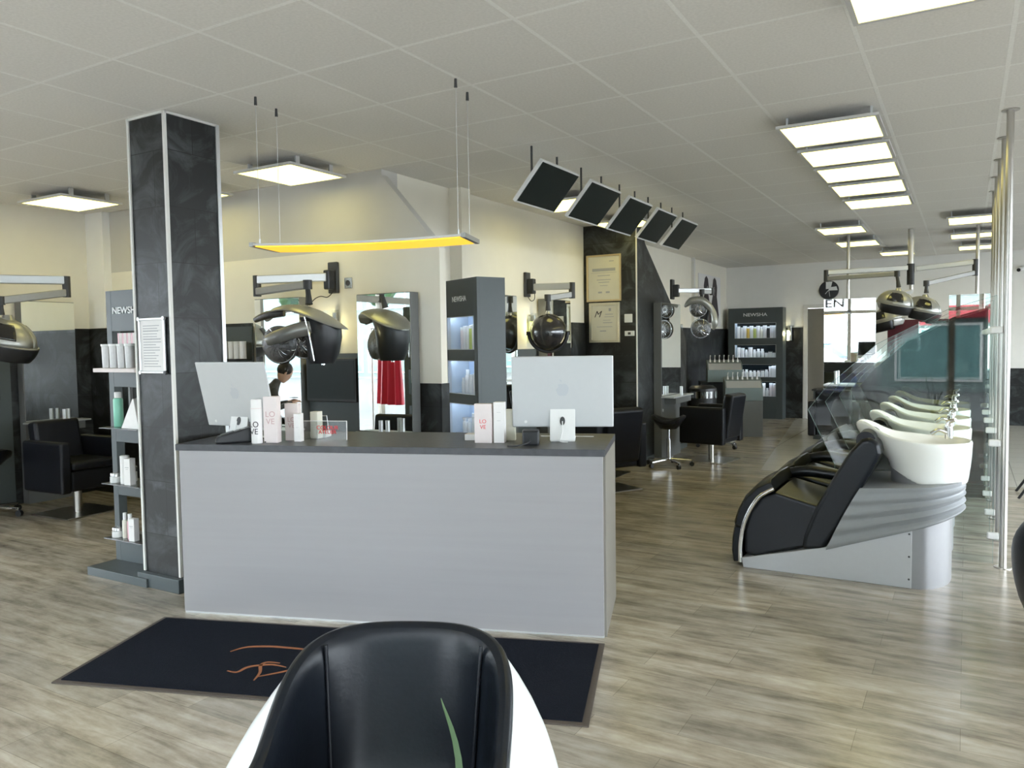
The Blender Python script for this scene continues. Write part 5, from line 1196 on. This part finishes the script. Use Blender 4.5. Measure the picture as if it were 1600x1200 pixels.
framed('upper certificate in a gold frame on the slate wall', -3.78, 2.25, .45, .56, 'gold', .022, [(0, .10, .30, .035), (0, .065, .33, .004), (.10, .20, .06, .01), (0, .03, .16, .008), (0, -.02, .18, .008), (0, -.05, .14, .008), (0, -.09, .1, .006), (-.05, -.17, .05, .02), (.05, -.17, .05, .02)])
framed('lower certificate with a large script M in a pale wide frame', -3.775, 1.715, .40, .48, 'palegold', .035, [(.06, .10, .10, .008), (.06, .07, .12, .006), (.04, -.0, .12, .008), (0, -.05, .2, .006), (-.02, -.10, .08, .012), (.07, .155, .03, .035), (.03, .03, .10, .005)], ('M', .11, -.095, .10))
t = thing('light_switch', 'white square switch plate right of the certificates', 'switch', (-3.47, 8.73, 1.76)); MB().box(-.05, .05, -.012, 0, -.05, .05).out('plate', 'white', t, bevel=.004)
MB().box(-.034, .034, -.0145, -.0122, -.034, .034).out('rocker', 'white', t, bevel=.001)
t = thing('thermostat', 'small white thermostat below the switch plate', 'thermostat', (-3.455, 8.73, 1.58)); MB().box(-.06, .06, -.02, 0, -.03, .03).out('case', 'white', t, bevel=.004); MB().box(-.018, .018, -.0215, -.0201, -.014, .014).out('display', 'darkplastic', t)
t = thing('notice_frame', 'notice in a silver snap frame on the pillar', 'notice', (-4.28, 3.012, 1.50))
w_, h_ = .125, .17; fw = .016
MB().box(-w_, w_, -.014, 0, -h_, -h_+fw).box(-w_, w_, -.014, 0, h_-fw, h_).box(-w_, -w_+fw, -.014, 0, -h_+fw, h_-fw).box(w_-fw, w_, -.014, 0, -h_+fw, h_-fw).out('frame', 'alu', t, bevel=.004)
MB().box(-w_+fw, w_-fw, -.006, -.001, -h_+fw, h_-fw).out('paper', 'whitecard', t)
ln = MB(); rr = random.Random(3)
for k in range(16):
    z = h_-.045-k*.0165; a = -.085
    if k in (2, 5): ln.box(-.085, .085, -.0068, -.0062, z-.001, z+.001)
    b = .085-rr.random()*.06; ln.box(a, b, -.0068, -.0062, z-.0022-.004, z+.0022-.004)
ln.out('print', 'inkgrey', t)
for sx in (-1, 1):
    for sz in (-1, 1): MB().cyl((sx*(w_-.006), -.016, sz*(h_-.006)), (sx*(w_-.006), -.001, sz*(h_-.006)), .012, n=16).out('corner_cap', 'darkplastic' if (sx, sz) == (1, -1) else 'alu', t, smooth=True)
t = thing('wall_clock', 'round black and white clock high on the far wall', 'clock', (-2.18, YB, 2.37)); MB().cyl((0, -.03, 0), (0, 0, 0), .17, n=36).out('case', 'black', t, smooth=True)
MB().prism([(-.05, .02), (.03, .02), (.06, .15), (-.05, .155)], 'y', -.033, -.0301).prism([(-.01, -.01), (.15, -.01), (.13, .06), (.02, .05)], 'y', -.033, -.0301).out('face_print', 'lettersilver', t)
MB().bar((0, -.034, 0), (-.06, -.034, -.07), .004, .01).bar((0, -.034, 0), (.02, -.034, -.12), .004, .007).out('hands', 'white', t)
t = thing('security_camera', 'small white security camera high on the far wall at the right edge', 'camera', (.78, YB, 2.60)); MB().box(-.03, .03, -.04, 0, -.03, .03).out('mount', 'white', t, bevel=.004); MB().cyl((0, -.03, -.02), (-.06, -.16, -.05), .035, n=16).out('housing', 'white', t, smooth=True)
MB().cyl((-.06, -.16, -.05), (-.062, -.165, -.051), .028, n=16).out('lens', 'black', t)
# poster
t = thing('poster', 'black and white poster of two dark figures on the back left wall', 'poster', (-4.047, 14.15, 0)); 
MB().box(.0, .012, -.72, .66, 1.74, 2.66).out('sheet', 'whitecard', t)
def fig(y0, s):
    q = [(-.16, 1.80), (-.20, 1.95), (-.15, 2.10), (-.10, 2.25), (-.12, 2.40), (-.07, 2.52), (.0, 2.56), (.07, 2.52), (.11, 2.40), (.10, 2.25), (.16, 2.10), (.21, 1.95), (.20, 1.80)]
    return [(y0+a*s*1.35, 1.78+(z-1.78)*1.1) for a, z in q]
pr_ = MB().prism(fig(-.26, 1), 'x', .012, .013); pr_.out('printed_figure', 'ink', t); MB().prism(fig(.27, -1), 'x', .012, .0135).out('printed_figure', 'ink', t)
MB().prism([(-.24, 2.34), (-.17, 2.30), (-.14, 2.40), (-.18, 2.47), (-.24, 2.44)], 'x', .0135, .0142).prism([(.18, 2.34), (.25, 2.30), (.28, 2.40), (.24, 2.47), (.18, 2.44)], 'x', .0135, .0142).out('printed_face', 'inkgrey', t)
# ------------------------------------------------------------------ dispensers and trolley
def dispenser(label, loc, rz, n_=7):
    t = thing('dispenser_box', label, 'dispenser', loc, rz, 'colour dispensers with pumps'); w = .56
    MB().prism([(-.02, 0), (-.30, 0), (-.30, .20), (-.20, .30), (-.02, .36)], 'x', -w/2, w/2).out('box', 'dispgrey', t, bevel=.006)
    MB().prism([(-.302, .20), (-.203, .302), (-.2045, .3035), (-.3035, .2015)], 'x', -w/2+.02, w/2-.02).out('slanted_front', 'alu', t)
    for k in range(n_):
        x = -w/2+.06+k*(w-.12)/(n_-1); p = MB().cyl((x, -.12, .32), (x, -.12, .37), .016, .01, n=12).cyl((x, -.12, .37), (x, -.12, .43), .005, n=8).out('pump', 'white', t, smooth=True)
        MB().tube([(x, -.12, .43), (x, -.16, .435), (x, -.19, .425)], .006, 8).out('nozzle', 'white', p, smooth=True)
    return t
M['dispgrey'] = noisy(mat('dispenser_grey', (0.20, 0.24, 0.24), 0.3, metal=.3), 20, .04)
dispenser('grey dispenser with white pumps, upper one beside the far cabinet', (-3.50, 13.0, .80), radians(22))
t = thing('dispenser_stand', 'dark stand carrying the upper dispenser', 'cabinet', (-3.58, 13.16, 0), radians(22)); MB().box(-.36, .30, -.28, .12, 0, .80).out('body', 'black', t, bevel=.006)
dispenser('grey dispenser with white pumps, lower one just behind the salon chair', (-3.04, 12.35, .55), radians(22))
t = thing('dispenser_stand', 'grey stand carrying the lower dispenser', 'cabinet', (-3.03, 12.31, 0), radians(22)); MB().box(-.28, .28, -.28, .02, 0, .55).out('body', 'frame', t, bevel=.006)
t = thing('towel_bin', 'round black and chrome bin left of the dispensers', 'bin', (-3.45, 11.65, 0)); MB().lathe([(0, 0), (.2, 0), (.21, .66), (0, .66)], n=32).out('drum', 'black', t, smooth=True)
MB().lathe([(.213, .62), (.218, .62), (.218, .72), (.213, .72)], n=32).out('chrome_band', 'chrome', t, smooth=True); MB().lathe([(0, .72), (.215, .72), (.21, .76), (.16, .80), (0, .81)], n=32).out('lid', 'black', t, smooth=True)
tag(MB().box(-3.62, -3.28, 7.75, 8.28, 0, .008).out('floor_mat', 'black', bevel=.003), 'small black mat on the floor behind the right end of the desk', 'mat')
# client behind the wash basins
person('person in a burgundy cape with ginger hair, behind the wash basins', (-.75, 12.4, -.02), radians(100), 'burgundy', 'ginger', 1.0, cape=True)
salon_chair('black salon chair under the person in the burgundy cape', (-.74, 12.32, -.0), radians(100))
